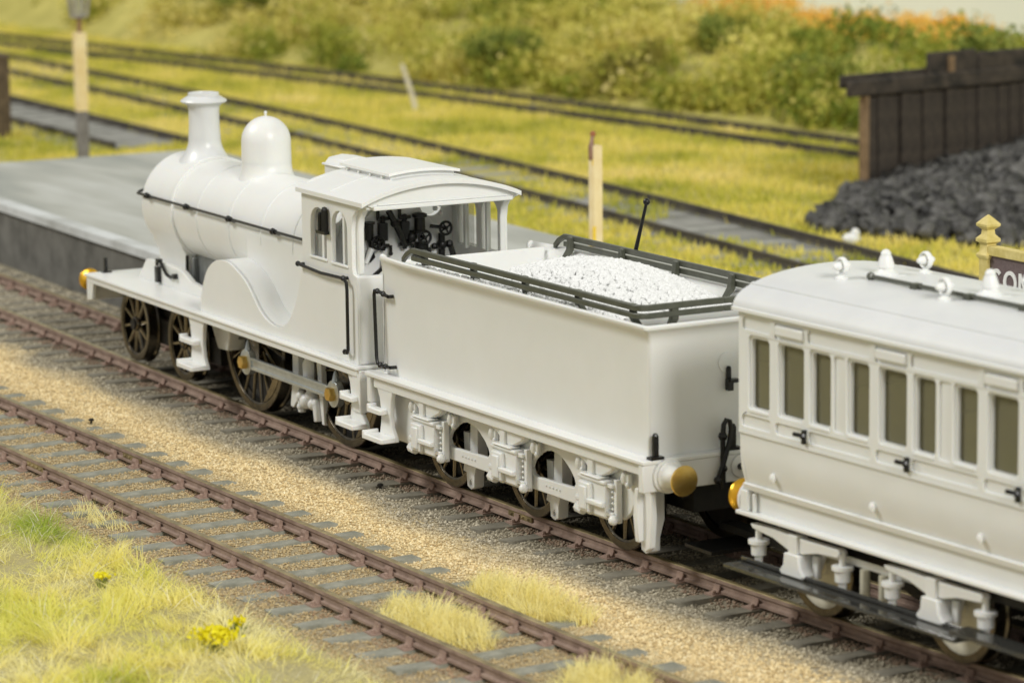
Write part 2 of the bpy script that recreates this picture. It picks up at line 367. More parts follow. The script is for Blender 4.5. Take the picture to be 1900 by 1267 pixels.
# ------------------------------------------------------------------ platform
px_ = np.concatenate([np.linspace(-384, -235, 8), np.linspace(-225, 112, 30), np.linspace(130, 240, 6)])
front = [(float(x), float(main_c(x))+18.7) for x in px_]
plat = thing('platform', None, None); tag(plat, kind='structure')
back = [(240., 112.), (-170., 105.), (-380., 112.)]
MB().prism([(x, y+.9) for x, y in front]+back, 'z', -3.5, 10.2).build('retaining_wall', 'plat_wall', plat)
MB().prism(front+[(x, y+4) for x, y in front[::-1]], 'z', 10.2, 12.05).build('coping', 'coping', plat, bevel=.35)
MB().prism([(x, y+4) for x, y in front]+back, 'z', 10.2, 12.0).build('paving', 'plat_top', plat)

# ------------------------------------------------------------------ wheels
def wheel_meshes(r, nsp, crank=False, spoke_w=.42, disc=False):
    tyre = MB().lathe([(r-1.15, .05), (r-.12, 0), (r, .12), (r, 1.9), (r+.35, 2.1), (r+.35, 2.55), (r-1.15, 2.6)], 'y', n=56, closed=True).mesh('tyre', 'wheel_metal', 35)
    mb = MB()
    if disc:
        mb.lathe([(0, .1), (1.2, .1), (1.5, .5), (r*.45, .75), (r-1.7, .5), (r-1.1, .15), (r-1.1, 1.6), (0, 1.6)], 'y', n=48); return tyre, mb.mesh('disc', 'cream_disc', 35)
    mb.lathe([(0, -.25), (r*.10, -.25), (r*.13, -.1), (r*.19, .1), (r*.21, .5), (r*.2, 1.8), (0, 1.8)], 'y', n=24)
    for i in range(nsp):
        a = 2*PI*(i+.5)/nsp; st = len(mb.v)
        mb.tube([(r*.15, .8, 0), (r-.95, .55, 0)], [spoke_w*1.15, spoke_w*.85], 6)
        mb.xf(st, Matrix.Rotation(a, 4, 'Y'))
    mb.lathe([(r-1.5, .25), (r-1.1, .15), (r-1.1, 1.5), (r-1.5, 1.4)], 'y', n=56, closed=True)
    if crank:
        mb.prism([(r*.89*math.cos(a), r*.89*math.sin(a)) for a in np.linspace(-1.3, -.2, 12)], 'y', .12, 1.0)
        mb.prism([(1.6*math.cos(a)+.9, 1.6*math.sin(a)-4.2) for a in np.linspace(PI, 2*PI, 9)]+[(2.6, 0), (-2.6, 0)], 'y', -.2, 1.2)
    mb.lathe([(r*.1, 1.75), (r-1.2, 1.75), (r-1.2, 2.3), (r*.1, 2.3)], 'y', n=40, mi=1, closed=True)  # added dark backing disc: shade in the spoke gaps put in as colour
    return tyre, mb.mesh('spokes', ['spoke_metal', 'dark_chassis'], 40)
def put_wheel(parent, meshes, x, y, z, far=False, ang=0.0, sub='spokes'):
    o = obj('wheel', meshes[0], parent, loc=(x, y, z), rot=(0, 0, PI if far else 0))
    obj(sub, meshes[1], o, rot=(0, ang, 0)); return o
W_DRV = wheel_meshes(13.1, 20, True, .30); W_BOG = wheel_meshes(7.2, 10, spoke_w=.42); W_TEN = wheel_meshes(8.0, 12, spoke_w=.36); W_COA = wheel_meshes(7.1, 0, disc=True)
def buffer(parent, x, y, z, d=1, headmat='brass', rh=2.25, ln=4.6):
    """shank along d*x with a turned brass head"""
    b_ = MB().lathe([(0, 0), (2.55, 0), (2.55, .5), (2.2, .6), (2.15, 1.0), (1.95, 1.1), (1.75, 1.3), (1.05, ln-.9), (.8, ln)], 'x', n=28)
    if d < 0: b_.xf(0, Matrix.Scale(-1, 4, (1, 0, 0)))
    o = b_.build('buffer', 'white', parent, loc=(x, y, z))
    h = MB().lathe([(0, ln-.1), (rh*.7, ln-.1), (rh*.97, ln+.25), (rh, ln+.5), (rh*.96, ln+.66), (0, ln+1.0)], 'x', n=36)
    if d < 0: h.xf(0, Matrix.Scale(-1, 4, (1, 0, 0)))
    h.build('buffer_head', headmat, o); return o
def step(parent, x0, x1, y, zs, ztop):
    """hanging footstep: waisted back plate, treads with a turned-up outer lip; zs = (z, x0, x1, depth) from the top down"""
    zl, a, b_, _ = zs[-1]; s_ = 1 if y < 0 else -1; mid = (ztop+zl)/2
    out = [(x0, ztop), (x1, ztop), (x1-.5, ztop-1.4), (x1-.9, mid), (x1-.6, zl+2.2), (b_-.4, zl+.9), (b_, zl), (x0+.6, zl), (x0+1.2, zl+2.5), (x0+1.4, mid), (x0+.9, ztop-1.6)]
    o = MB().prism(out, 'y', y, y+.8*s_).build('step', 'white', parent, bevel=.18)
    for zt, p, q, dep in zs:
        MB().prism([(p, zt), (q, zt), (q, zt+.85), (p+.7, zt+.85), (p+.6, zt+1.35), (p, zt+1.35)], 'y', y-dep*s_, y+.2*s_).build('tread', 'white', o, bevel=.18)
    return o

# ------------------------------------------------------------------ locomotive
LX, LY, LPH = -63.91, .467, -.0258
loco = thing('steam_locomotive', 'unpainted white toy steam locomotive with tall chimney and domed boiler', 'locomotive', (LX, LY, 0), LPH)
BZ, BR = 31.3, 9.55
MB().box(-104, 16.8, -16, 16, 16.1, 16.6).build('footplate', 'white', loco, bevel=.12)
for s in (-1, 1):
    MB().box(-102.6, 16.2, s*15.2-.45, s*15.2+.45, 15.0, 16.1).build('valance', 'white', loco, bevel=.1)
bb = MB().prism([(-15.6, 11.5), (15.6, 11.5), (15.6, 16.1), (-15.6, 16.1)], 'x', -103.6, -102.2).build('buffer_beam', 'white', loco, bevel=.15)
for s in (-1, 1): MB().prism([(-102.2, 11.6), (-101.2, 11.8), (-100.2, 15.0), (-100.2, 16.0), (-102.2, 16.0)], 'y', s*15.2-.35, s*15.2+.35).build('gusset', 'white', bb)
MB().box(14.4, 17.3, -15.45, 15.45, 9.0, 16.05).build('drag_beam', 'white', loco, bevel=.15)
# frames and underframe
MB().box(-96, 15, -5.6, 5.6, 6.5, 16.0).build('frame_block', 'dark_chassis', loco)
for s in (-1, 1):
    MB().prism([(-94.3, 16.5), (-90, 20.6), (-81.6, 20.8), (-72.8, 20.5), (-71, 19.9), (-68.5, 18.9), (-64, 18.5), (-50, 18.4), (-50, 16.5)], 'y', s*8.0-.6, s*8.0+.6).build('frame_plate', 'white', loco, bevel=.2)
MB().box(-74, -46, -5.2, 5.2, 16.6, 23.5).box(-73.6, -72.6, -6.2, 6.2, 16.6, 22.8).build('motor_casing', 'grey_chassis', loco, bevel=.3)
MB().prism([(-54, 15.2), (-44, 15.2), (-45.5, 9.6), (-50, 9.4)], 'y', -11.5, 11.5).build('ash_pan', 'white', loco, bevel=.3)
MB().box(-99, -60, -6.6, 6.6, 4.2, 9.0).build('bogie_frame', 'dark_chassis', loco)
# boiler
MB().lathe([(0, -76), (BR, -76), (BR, -6)], 'x', (0, 0, BZ), 64).build('boiler', 'white', loco)
boiler = loco.children[-1]
MB().prism([(-BR, BZ+.2), (-BR, 20), (-8.6, 16.6), (8.6, 16.6), (BR, 20), (BR, BZ+.2)], 'x', -40, -6).build('firebox', 'white', boiler)
for x in (-63, -48.5, -34.5, -21): MB().lathe([(BR-.1, x-.45), (BR+.1, x-.4), (BR+.1, x+.4), (BR-.1, x+.45)], 'x', (0, 0, BZ), 64, closed=True).build('boiler_band', 'white', boiler)
SR = 9.75
sec = [(SR*math.cos(a), BZ+SR*math.sin(a)) for a in np.linspace(-.62, PI+.62, 40)]
lo = [(-7.4, 24.2), (-6.5, 22.6), (-6.3, 20.5), (-7.2, 18), (-8.0, 16.6), (8.0, 16.6), (7.2, 18), (6.3, 20.5), (6.5, 22.6), (7.4, 24.2)]
sb = MB().prism(sec+lo, 'x', -88.5, -74.6).build('smokebox', 'white', loco, bevel=.25)
MB().lathe([(SR-.3, -74.9), (SR+.22, -74.8), (SR+.22, -73.9), (SR-.3, -73.8)], 'x', (0, 0, BZ), 64, closed=True).build('smokebox_ring', 'white', sb)
MB().lathe([(7.6, -88.6), (7.4, -89.2), (5, -90.2), (0, -90.8)], 'x', (0, 0, BZ), 40).build('smokebox_door', 'white', sb)
def saddle(mb, cx, r0, r1, zt, n=36, R_=None):
    """flared skirt that follows the round barrel"""
    vs = []; rings = 9
    for k in range(rings):
        t_ = k/(rings-1); r = r1+(r0-r1)*(1-t_)**2.2
        for i in range(n):
            a = 2*PI*i/n; x, y = r*math.cos(a), r*math.sin(a); zb = BZ+math.sqrt(max(0, (R_ or SR)**2-y*y))-.12
            vs.append((cx+x, y, zb+(zt-zb)*t_**1.15))
    fs = [(k*n+i, k*n+(i+1) % n, (k+1)*n+(i+1) % n, (k+1)*n+i) for k in range(rings-1) for i in range(n)]
    mb.add(vs, fs)
ch = MB(); saddle(ch, -80.2, 5.1, 3.05, 44.2)
ch.lathe([(3.05, 44.2), (2.9, 46.5), (2.88, 49.5), (3.0, 50.2), (3.3, 50.65), (4.1, 50.95), (4.4, 51.2), (4.3, 51.45), (3.5, 51.95), (2.95, 52.25), (2.9, 52.8), (2.6, 52.85), (2.5, 52.4), (2.3, 49)], 'z', (-80.2, 0, 0), 40)
ch.build('chimney', 'white_grey', loco)
dm = MB(); saddle(dm, -52, 5.25, 4.55, 42.6, R_=BR)
dm.lathe([(4.55, 42.6), (4.5, 46.4)]+[(4.5*math.cos(a), 46.4+4.5*math.sin(a)) for a in np.linspace(.1, PI/2, 10)], 'z', (-52, 0, 0), 44)
dm = dm.build('dome', 'white', loco)
MB().lathe([(.25, 50.7), (.22, 51.3), (.3, 51.5), (.2, 51.8), (0, 51.85)], 'z', (-52, 0, 0), 10).build('finial', 'white', dm)
MB().prism([(-3.4, 40), (3.4, 40), (3.4, 45.8), (2.6, 46.8), (0, 47.2), (-2.6, 46.8), (-3.4, 45.8)], 'x', -20.2, -13.8).box(-20.6, -13.4, -3.8, 3.8, 45.5, 45.9).build('safety_valve_cover', 'white', loco, bevel=.3)
# boiler handrail
hr = MB().tube([(-90.2, -3, 36.6), (-90.4, -7.5, 34.2), (-90.2, -9.6, 33.6), (-89, -10.3, 33.5), (-6, -10.35, 33.55)], .27, 8).build('handrail', 'black', loco)
for x in (-84.6, -65.8, -46.4, -27.2):
    MB().ball((x, -10.35, 33.5), .62, 10).tube([(x+.8, -10.3, 33.4), (x+.8, -9.2, 33.0)], .3, 6).lathe([(0, 0), (.5, 0), (.5, .35), (0, .35)], 'x', (x+.7, -10.35, 33.5), 8).build('handrail_knob', 'black', hr)
MB().tube([(-90.2, 3, 36.6), (-90.4, 7.5, 34.2), (-89, 10.3, 33.5), (-6, 10.35, 33.55)], .27, 8).build('handrail', 'black', loco)
# splashers: one sweeping side sheet each side
pxs = [(-50.4, 16.6), (-50.2, 18.0), (-49.6, 20.2), (-48.4, 22.6), (-46.6, 24.8), (-43.8, 26.4), (-40.6, 27.1), (-37.2, 27.0), (-34.0, 26.1), (-30.6, 24.8), (-28.0, 23.1), (-25.3, 20.9), (-22.6, 19.4), (-19.6, 18.55), (-16.6, 18.5), (-13.4, 19.4), (-11.0, 21.4), (-8.8, 24.4), (-7.3, 27.6), (-6.4, 30.6), (-6.0, 33)]
from mathutils import geometry as _g
def smooth_line(p, k=3):
    p = [Vector((q[0], q[1], 0)) for q in p]; out = []
    for i in range(len(p)-1):
        a, b, c, d = p[max(i-1, 0)], p[i], p[i+1], p[min(i+2, len(p)-1)]
        for j in range(k):
            t_ = j/k; q = .5*((2*b)+(c-a)*t_+(2*a-5*b+4*c-d)*t_*t_+(3*b-a-3*c+d)*t_**3); out.append((q.x, q.y))
    out.append((p[-1].x, p[-1].y)); return out
prof = smooth_line(pxs)
for s in (-1, 1):
    MB().prism(prof+[(-6.0, 16.6)], 'y', s*7.2, s*14.15).build('splasher', 'white', loco, bevel=.1)
# cab
def cab_side(s):
    y0, y1 = (-14.5, -13.7) if s < 0 else (13.7, 14.5)
    out = [(15.0, 16.6), (15.0, 31.2), (13.6, 31.6), (13.3, 32.5), (13.3, 39.0), (13.7, 40.9), (14.9, 42.2), (17.4, 43.0), (17.6, 43.9), (-6.0, 43.9)]+prof[::-1]
    w1 = arched(-2.6, 3.6, 32.7, 41.2, rise=2.6); w2 = arched(5.6, 11.6, 32.6, 41.5, rise=2.8)
    c = MB().prism(out, 'y', y0, y1, [w1, w2]).build('cab_side', 'white', loco, bevel=.14)
    yi = -13.7 if s < 0 else 13.7
    for q in ((.2, 1.0), (8.2, 8.9)): MB().box(q[0], q[1], min(yi, yi-s*.7), max(yi, yi-s*.7), 32.2, 41.4).build('window_bar', 'white', c)
    for q in ((-2.5, .2), (1.0, 3.5)): MB().box(q[0], q[1], yi-s*.35-.05, yi-s*.35+.05, 32.7, 40.6).build('window_pane', 'glass', c)
    for q in ((-2.6, 3.6, 32.4), (5.6, 11.6, 32.3)): MB().box(q[0]-.2, q[1]+.2, min(s*14.45, s*14.75), max(s*14.45, s*14.75), q[2], q[2]+.45).build('window_sill', 'white', c, bevel=.1)
    return c
csn = cab_side(-1); cab_side(1)
MB().tube([(2.5, -15.0, 37.2), (2.5, -15.0, 40.3)], .5, 8).tube([(4.3, -15.1, 37.6), (4.3, -15.1, 41.2)], .58, 8).ball((4.3, -15.1, 41.2), .58, 8).ball((2.5, -15.0, 40.3), .5, 8).box(1.6, 4.9, -15.5, -14.4, 37.1, 37.6).build('whistle', 'black', loco)
sp_out = [(-14.4, 24), (14.4, 24), (14.4, 44)]+[(14.4*math.cos(a), 43.9+2.7*math.sin(a)) for a in np.linspace(0, PI, 18)]+[(-14.4, 44)]
circ = lambda y, z, r, n=20: [(y+r*math.cos(2*PI*i/n), z+r*math.sin(2*PI*i/n)) for i in range(n)]
MB().prism(sp_out, 'x', -6.0, -5.2, [circ(-9.3, 39.5, 2.1), circ(9.3, 39.5, 2.1)]).build('spectacle_plate', 'white', loco)
MB().box(-6, 15, -13.7, 13.7, 16.6, 19.2).build('cab_floor', 'white', loco)
for s in (-1, 1):
    MB().box(14.5, 15.3, min(s*7.2, s*14.4), max(s*7.2, s*14.4), 16.6, 31.4).build('cab_rear_plate', 'white', loco, bevel=.35)
    MB().prism([(13.3, 31.5), (14.3, 31.5), (14.3, 39), (14.7, 40.9), (15.9, 42.1), (17.5, 42.6), (17.5, 43.6), (14.6, 43.2), (13.3, 41)], 'y', s*13.2-.55, s*13.2+.55).build('cab_pillar', 'white', loco, bevel=.15)
RW, RY = 14.75, -.65
def roof_z(y, base=43.95, rise=2.95): return base+rise*(1-(y/RW)**2)**.92 if abs(y) < RW else base
ya = np.linspace(-RW, RW, 33)
rsec = [(y+RY, roof_z(y)) for y in ya]+[(y+RY, roof_z(y)-.75) for y in ya[::-1]]
roof = MB().prism(rsec, 'x', -6.4, 19.2).build('cab_roof', 'white', loco, bevel=.22)
for x in (5.2,): MB().prism([(y+RY, roof_z(y)+.08) for y in ya[1:-1]]+[(y+RY, roof_z(y)-.2) for y in ya[1:-1][::-1]], 'x', x-.25, x+.25).build('roof_rib', 'white', roof)
yv = np.linspace(-6.6, 6.6, 17)
MB().prism([(y+RY, roof_z(y)+.75) for y in yv*.9]+[(y+RY, roof_z(y)-.3) for y in yv[::-1]*.9], 'x', -5.0, 11.9).build('vent_curb', 'white', roof, bevel=.1)
MB().prism([(y+RY, roof_z(y)+1.2) for y in yv]+[(y+RY, roof_z(y)+.75) for y in yv[::-1]], 'x', -6.0, 12.9).build('roof_vent', 'white', roof, bevel=.12)
for k in range(4): MB().box(-4+k*4.4, -3.5+k*4.4, -7.0, -6.4, 45.5, 46.9).build('vent_bracket', 'white', roof)
spn = [(-12.9, 42.9), (12.9, 42.9)]+[(y, roof_z(y)-.7) for y in np.linspace(14.2, -14.2, 25)]
spo = MB().prism(spn, 'x', 17.2, 18.0).build('spandrel', 'white', loco)
MB().box(17.1, 18.5, -12.9, 12.9, 42.45, 43.15).box(17.6, 18.2, -12.0, 12.0, 43.15, 43.5).build('header_bead', 'white', spo, bevel=.15)
# cab handrails
MB().tube([(-6.4, -15.3, 30.9), (3, -15.4, 30.5), (11.6, -15.4, 30.7), (12.8, -15.4, 30.2), (13.0, -15.4, 29), (13.0, -15.4, 18.9), (12.6, -15.4, 18.4), (11.6, -15.2, 18.4)], .3, 8).ball((11.4, -15.2, 18.4), .5, 8).ball((-6.2, -15.3, 30.9), .5, 8).ball((11.6, -15.4, 30.75), .5, 8).tube([(-5.4, -15.3, 30.9), (-5.4, -14.4, 30.9)], .3, 6).tube([(11.6, -15.4, 30.7), (11.6, -14.4, 30.7)], .3, 6).build('handrail', 'black', loco)
# backhead and its fittings
bh = MB().prism([(-8.6, 19), (8.6, 19), (8.6, 32)]+[(8.6*math.cos(a), 33.0+7.5*math.sin(a)) for a in np.linspace(.05, PI-.05, 16)]+[(-8.6, 32)], 'x', -5.3, .2).build('backhead', 'white', loco, bevel=.4)
def wheelv(y, z, r, x=2.2):
    mb = MB(); st = len(mb.v)
    mb.tube([(x, y+r*math.cos(a), z+r*math.sin(a)) for a in np.linspace(0, 2*PI, 17)], .24, 6, cap=False)
    for k in range(4): a = k*PI/2+.5; mb.tube([(x, y, z), (x, y+r*math.cos(a), z+r*math.sin(a))], .17, 5)
    mb.ball((x+.1, y, z), .4, 8).tube([(x, y, z), (.2, y, z)], .3, 6); mb.build('handwheel', 'black', bh)
wheelv(-4.2, 34.6, 1.05); wheelv(4.6, 34.8, 1.1); wheelv(8.4, 36.2, 1.1, 2.6)
def gauge(y, z):
    mb = MB().box(.3, 1.5, y-.7, y+.7, z-1.5, z+1.5).tube([(.9, y, z-3.2), (.9, y, z+2.6)], .4, 7)
    for q in (z+2.2, z-2.4): mb.ball((1.0, y, q), .62, 8).tube([(1, y-1.1, q), (1, y+1.1, q)], .32, 6)
    mb.tube([(1, y+1.4, z-2.4), (1, y+1.4, z-3.8)], .26, 6).ball((1, y+1.4, z-3.8), .4, 7).tube([(.9, y-.9, z+2.2), (.9, y-.9, z+3.8)], .3, 6)
    mb.build('water_gauge', 'black', bh)
gauge(-2.7, 36.2); gauge(1.4, 36.2)
MB().tube([(1.6, -1.9, 39.8), (1.7, -.4, 37), (1.6, 1.2, 33.4)], [.55, .6, .4], 8).ball((1.6, -.7, 37.6), .85, 10).build('regulator_handle', 'black', bh)
MB().lathe([(0, 0), (1.25, 0), (1.25, .4), (.95, .5), (.95, 2.6), (1.3, 2.7), (1.3, 3.2), (.8, 3.4), (0, 3.4)], 'z', (1.3, 4.1, 35.6), 14).lathe([(0, 0), (1.2, 0), (1.2, 3), (0, 3)], 'z', (.9, 4.6, 31), 12).ball((1, 2.6, 35), 1.1, 10).tube([(1, 3.0, 32.2), (1, 6.2, 32.4)], .5, 7).build('steam_valve', 'black', bh)
MB().lathe([(0, 0), (.75, 0), (.75, 2.6), (1, 2.7), (1, 3.1), (0, 3.1)], 'z', (1.0, -5.3, 35), 12).tube([(1, -5.4, 35), (1, -4.6, 32), (1, -5.4, 31.4)], .35, 6).build('steam_valve', 'black', bh)
MB().tube([(1, 8.4, 35.2), (1, 8.4, 31)], .6, 8).ball((1, 8.4, 33.2), .95, 10).ball((1, 7.0, 33), .6, 8).ball((1.1, 9.8, 33.2), .75, 8).tube([(1, 7, 33), (1, 10, 33.2)], .4, 6).tube([(1, 10, 33.2), (1.4, 10.4, 31.2)], .5, 6).tube([(1.5, 5.9, 36.6), (2.4, 7.6, 36.4)], .3, 6).build('injector', 'black', bh)
MB().tube([(1, -2.6, 32), (1.2, -2.7, 30.6), (1.5, -3.3, 30.0), (1.8, -4.9, 29.0)], .36, 7).box(1.2, 3.0, -5.4, -3.0, 27.2, 28.6).build('drain_pipe', 'black', bh)
MB().tube([(1.6, -5.2, 33.6), (1.8, -6.4, 31.2)], [.55, .35], 8).build('reverser', 'white', bh)
MB().tube([(-5, 8, 41.5), (0.5, 9.5, 40.8)], 1.5, 12).ball((.3, 7.6, 39.4), .5, 8).ball((.3, 8.6, 38.4), .5, 8).build('lubricator', 'white', bh)
for s in (-1, 1): MB().lathe([(2.1, -5.4), (2.7, -5.4), (2.7, -4.7), (2.1, -4.7)], 'x', (0, s*9.3, 39.5), 24, closed=True).build('spectacle_rim', 'white', loco)
# wheels and motion
for x in (-37.2, .4):
    put_wheel(loco, W_DRV, x, -10, 13.1); put_wheel(loco, W_DRV, x, 10, 13.1, True, .8)
    MB().tube([(x, -9.5, 13.3), (x, 9.5, 13.3)], 1.4, 12).build('axle', 'dark_chassis', loco)
for i, x in enumerate((-95.65, -71.4)):
    put_wheel(loco, W_BOG, x, -10+.9-i*.2, 7.2, ang=.12); put_wheel(loco, W_BOG, x, 10.3, 7.2, True)
    MB().tube([(x, -9.5, 7.2), (x, 9.5, 7.2)], 1.1, 12).build('axle', 'dark_chassis', loco)
cr = MB(); PX0, PX1, PZ = -35.0, 1.0, 9.35
def boss(cx): return [(cx+2.3*math.cos(a), PZ+2.3*math.sin(a)) for a in np.linspace(0, 2*PI, 26)[:-1]]
cr.prism([(PX0, PZ-.95), (PX1, PZ-.95), (PX1, PZ+.95), (PX0, PZ+.95)], 'y', -12.4, -11.8)
cr.box(PX0+1.5, PX1-1.5, -12.62, -12.3, PZ+.55, PZ+1.05).box(PX0+1.5, PX1-1.5, -12.62, -12.3, PZ-1.05, PZ-.55)
for cx in (PX0, PX1):
    cr.prism(boss(cx), 'y', -12.7, -11.5)
    cr.tube([(cx, -12.1, PZ+1.8), (cx, -12.1, PZ+3.4), (cx, -12.1, PZ+4.1)], [.8, .4, .08], 8)
cro = cr.build('coupling_rod', 'steel', loco, bevel=.1)
for cx in (PX0, PX1): MB().lathe([(0, -13.8), (1.1, -13.8), (1.25, -13.6), (1.25, -12.6), (0, -12.6)], 'y', (cx, 0, PZ), 6).build('crank_pin', 'brass', cro)
# brake gear between the drivers
bg_ = MB().prism([(-19.6, 15), (-17.4, 15), (-17.2, 8), (-17.6, 5.2), (-19.6, 3.4), (-20.8, 3.6), (-20.2, 6.5), (-19.6, 9)], 'y', -10.6, -9.4)
bg_.lathe([(0, 0), (1.5, 0), (1.6, .5), (1.1, 1.2), (1.1, 3), (1.6, 3.5), (1.7, 6), (1.3, 7), (1.9, 8), (1.9, 9)], 'z', (-13.6, -9.6, 6), 16)
for c in ((-14.2, -10.4, 5.4, 1.4), (-12.0, -10.2, 5.2, 1.1), (-16.2, -10.6, 6.0, 1.0), (-16.3, -10.6, 4.2, .8)): bg_.ball(c[:3], c[3], 10)
bg_.tube([(-16.3, -10.5, 6), (-16.2, -10.5, 3.2)], .75, 8).tube([(-10.2, -10.4, 5.6), (-9.6, -10.4, 2.6)], .9, 8).prism([(-10.4, 15), (-8.6, 15), (-7.4, 2.2), (-8.4, 2.2), (-9.6, 8)], 'y', -10.4, -9.4).ball((-10.3, -10.4, 5.6), 1.0, 8)
bg_.build('brake_gear', 'white', loco, bevel=.15)
for s in (-1, 1):
    step(loco, -55.0, -47.6, s*15.1, [(10.4, -56.0, -49.6, 1.4), (6.2, -54.0, -46.9, 2.9)], 15.1)
    step(loco, 11.8, 17.6, s*15.1, [(10.8, 12.0, 16.4, 1.6), (6.6, 12.4, 18.8, 2.6)], 15.1)
for s in (-1, 1): buffer(loco, -103.6, s*11.6, 14.0, -1, 'brass_yellow', 2.15, 8.2)
for s in (-1, 1): MB().box(-103.2, -102.7, s*11.8-.3, s*11.8+.3, 16.6, 19.5).box(-103.3, -101.9, s*11.8-.9, s*11.8+.9, 16.6, 16.9).build('lamp_iron', 'black', loco)
MB().box(-84.0, -82.7, -9.4, -8.5, 17.0, 20.0).lathe([(.35, 0), (.3, .9), (.15, 1.1)], 'z', (-83.4, -9.1, 20.2), 8).build('lubricator', 'black', loco)
MB().tube([(-82.4, -9.1, 21.2), (-81.2, -9.2, 21.1), (-80.0, -9.2, 20.0), (-78.8, -9.1, 19.0), (-77.0, -9.0, 18.7), (-75.2, -9.0, 19.2)], .33, 7).box(-83.0, -81.6, -9.6, -8.7, 20.9, 21.6).box(-75.6, -74.6, -9.4, -8.6, 18.7, 19.6).build('oil_pipe', 'black', loco)
MB().tube([(-74.6, -6.6, 23.0), (-74.4, -6.8, 17)], .3, 6).build('drain_pipe', 'black', loco)

# ------------------------------------------------------------------ tender
ten = thing('tender', 'white six wheeled tender heaped with white coal behind the locomotive', 'tender', (0, 0, 0), 0)
XF, XR, YT, ZF = -41.3, 39.8, 13.85, 16.6
MB().box(-43.9, 41.7, -16.15, 16.15, 16.0, ZF).build('footplate', 'white', ten, bevel=.12)
for s in (-1, 1): MB().box(-42.2, 40.4, s*15.0-.4, s*15.0+.4, 14.2, 16.0).build('valance', 'white', ten, bevel=.1)
MB().box(40.2, 41.5, -16.0, 16.0, 11.9, 16.0).build('buffer_beam', 'white', ten, bevel=.2)
MB().box(-43.6, -42.4, -15.9, 15.9, 11.6, 16.0).build('drag_beam', 'white', ten, bevel=.15)
# tank: rear corners rounded, sides flare outwards at the top
def tank_outline(o, rc=1.6, n=5):
    """plan of the tank at outward offset o"""
    y, xr = YT+o, XR+o
    pts = [(XF, -y)]
    pts += [(xr-rc+rc*math.cos(a), -y+rc+rc*math.sin(a)) for a in np.linspace(-PI/2, 0, n)]
    pts += [(xr-rc+rc*math.cos(a), y-rc+rc*math.sin(a)) for a in np.linspace(0, PI/2, n)]
    pts += [(XF, y)]; return pts
levels = [(0, ZF), (0, 32.9), (.12, 33.7), (.45, 34.45), (1.0, 35.0), (1.35, 35.2), (1.5, 35.4), (1.5, 35.75), (1.2, 35.95), (.8, 35.9), (.1, 35.5), (-.45, 34.8), (-.7, 33.8), (-.7, 24)]
tk = MB(); rings = []
for o, z in levels:
    p = tank_outline(o, .6 if o < .3 else .5)
    # the flare dies away at the front end of each side
    q = [(x, y, z) for x, y in p]
    ext = []
    for i in range(len(q)-1):
        a, b = q[i], q[i+1]; nseg = 26 if (i == 0 or i == len(q)-2) else 1
        for k in range(nseg): ext.append(tuple(a[j]+(b[j]-a[j])*k/nseg for j in range(3)))
    ext.append(q[-1])
    fade = lambda x: .30+.70*min(1, max(0, (x-XF)/9))**.8
    ext = [(x, math.copysign(YT+max(o, 0)*fade(x)+min(o, 0), y), zz) if abs(y) > YT-1 and x < XF+14 else (x, y, zz) for x, y, zz in ext]
    rings.append(ext)
k = len(rings[0])
for r in rings: tk.v += r
for i in range(len(rings)-1):
    for j in range(k-1): tk.f.append((i*k+j, i*k+j+1, (i+1)*k+j+1, (i+1)*k+j)); tk.m.append(0)
tank = tk.build('tank', 'white', ten, smooth=40)
MB().box(XF-.05, XF+.7, -YT+.0, YT-.0, ZF, 33.0).build('tank_front', 'white', tank, bevel=.2)
for s in (-1, 1): MB().prism([(s*(YT-.75), 24), (s*(YT+.02), 24), (s*(YT+.02), 32.9), (s*(YT+.2), 34.5), (s*(YT+.55), 35.4), (s*(YT+.4), 36.0), (s*(YT-.1), 36.15), (s*(YT-.7), 35.7)], 'x', XF-.1, XF+.45).build('tank_end_bead', 'white', tank, bevel=.2)
MB().box(-36.1, -35.3, -13.2, 13.2, 26, 35.7).build('coal_plate', 'white', tank, bevel=.2)
MB().box(-41, 39.2, -13.2, 13.2, 30.0, 30.6).build('tank_top', 'white', tank)
MB().box(31.5, 32.1, -13.0, 13.0, 31.5, 35.6).build('rear_coal_plate', 'white', tank, bevel=.15)
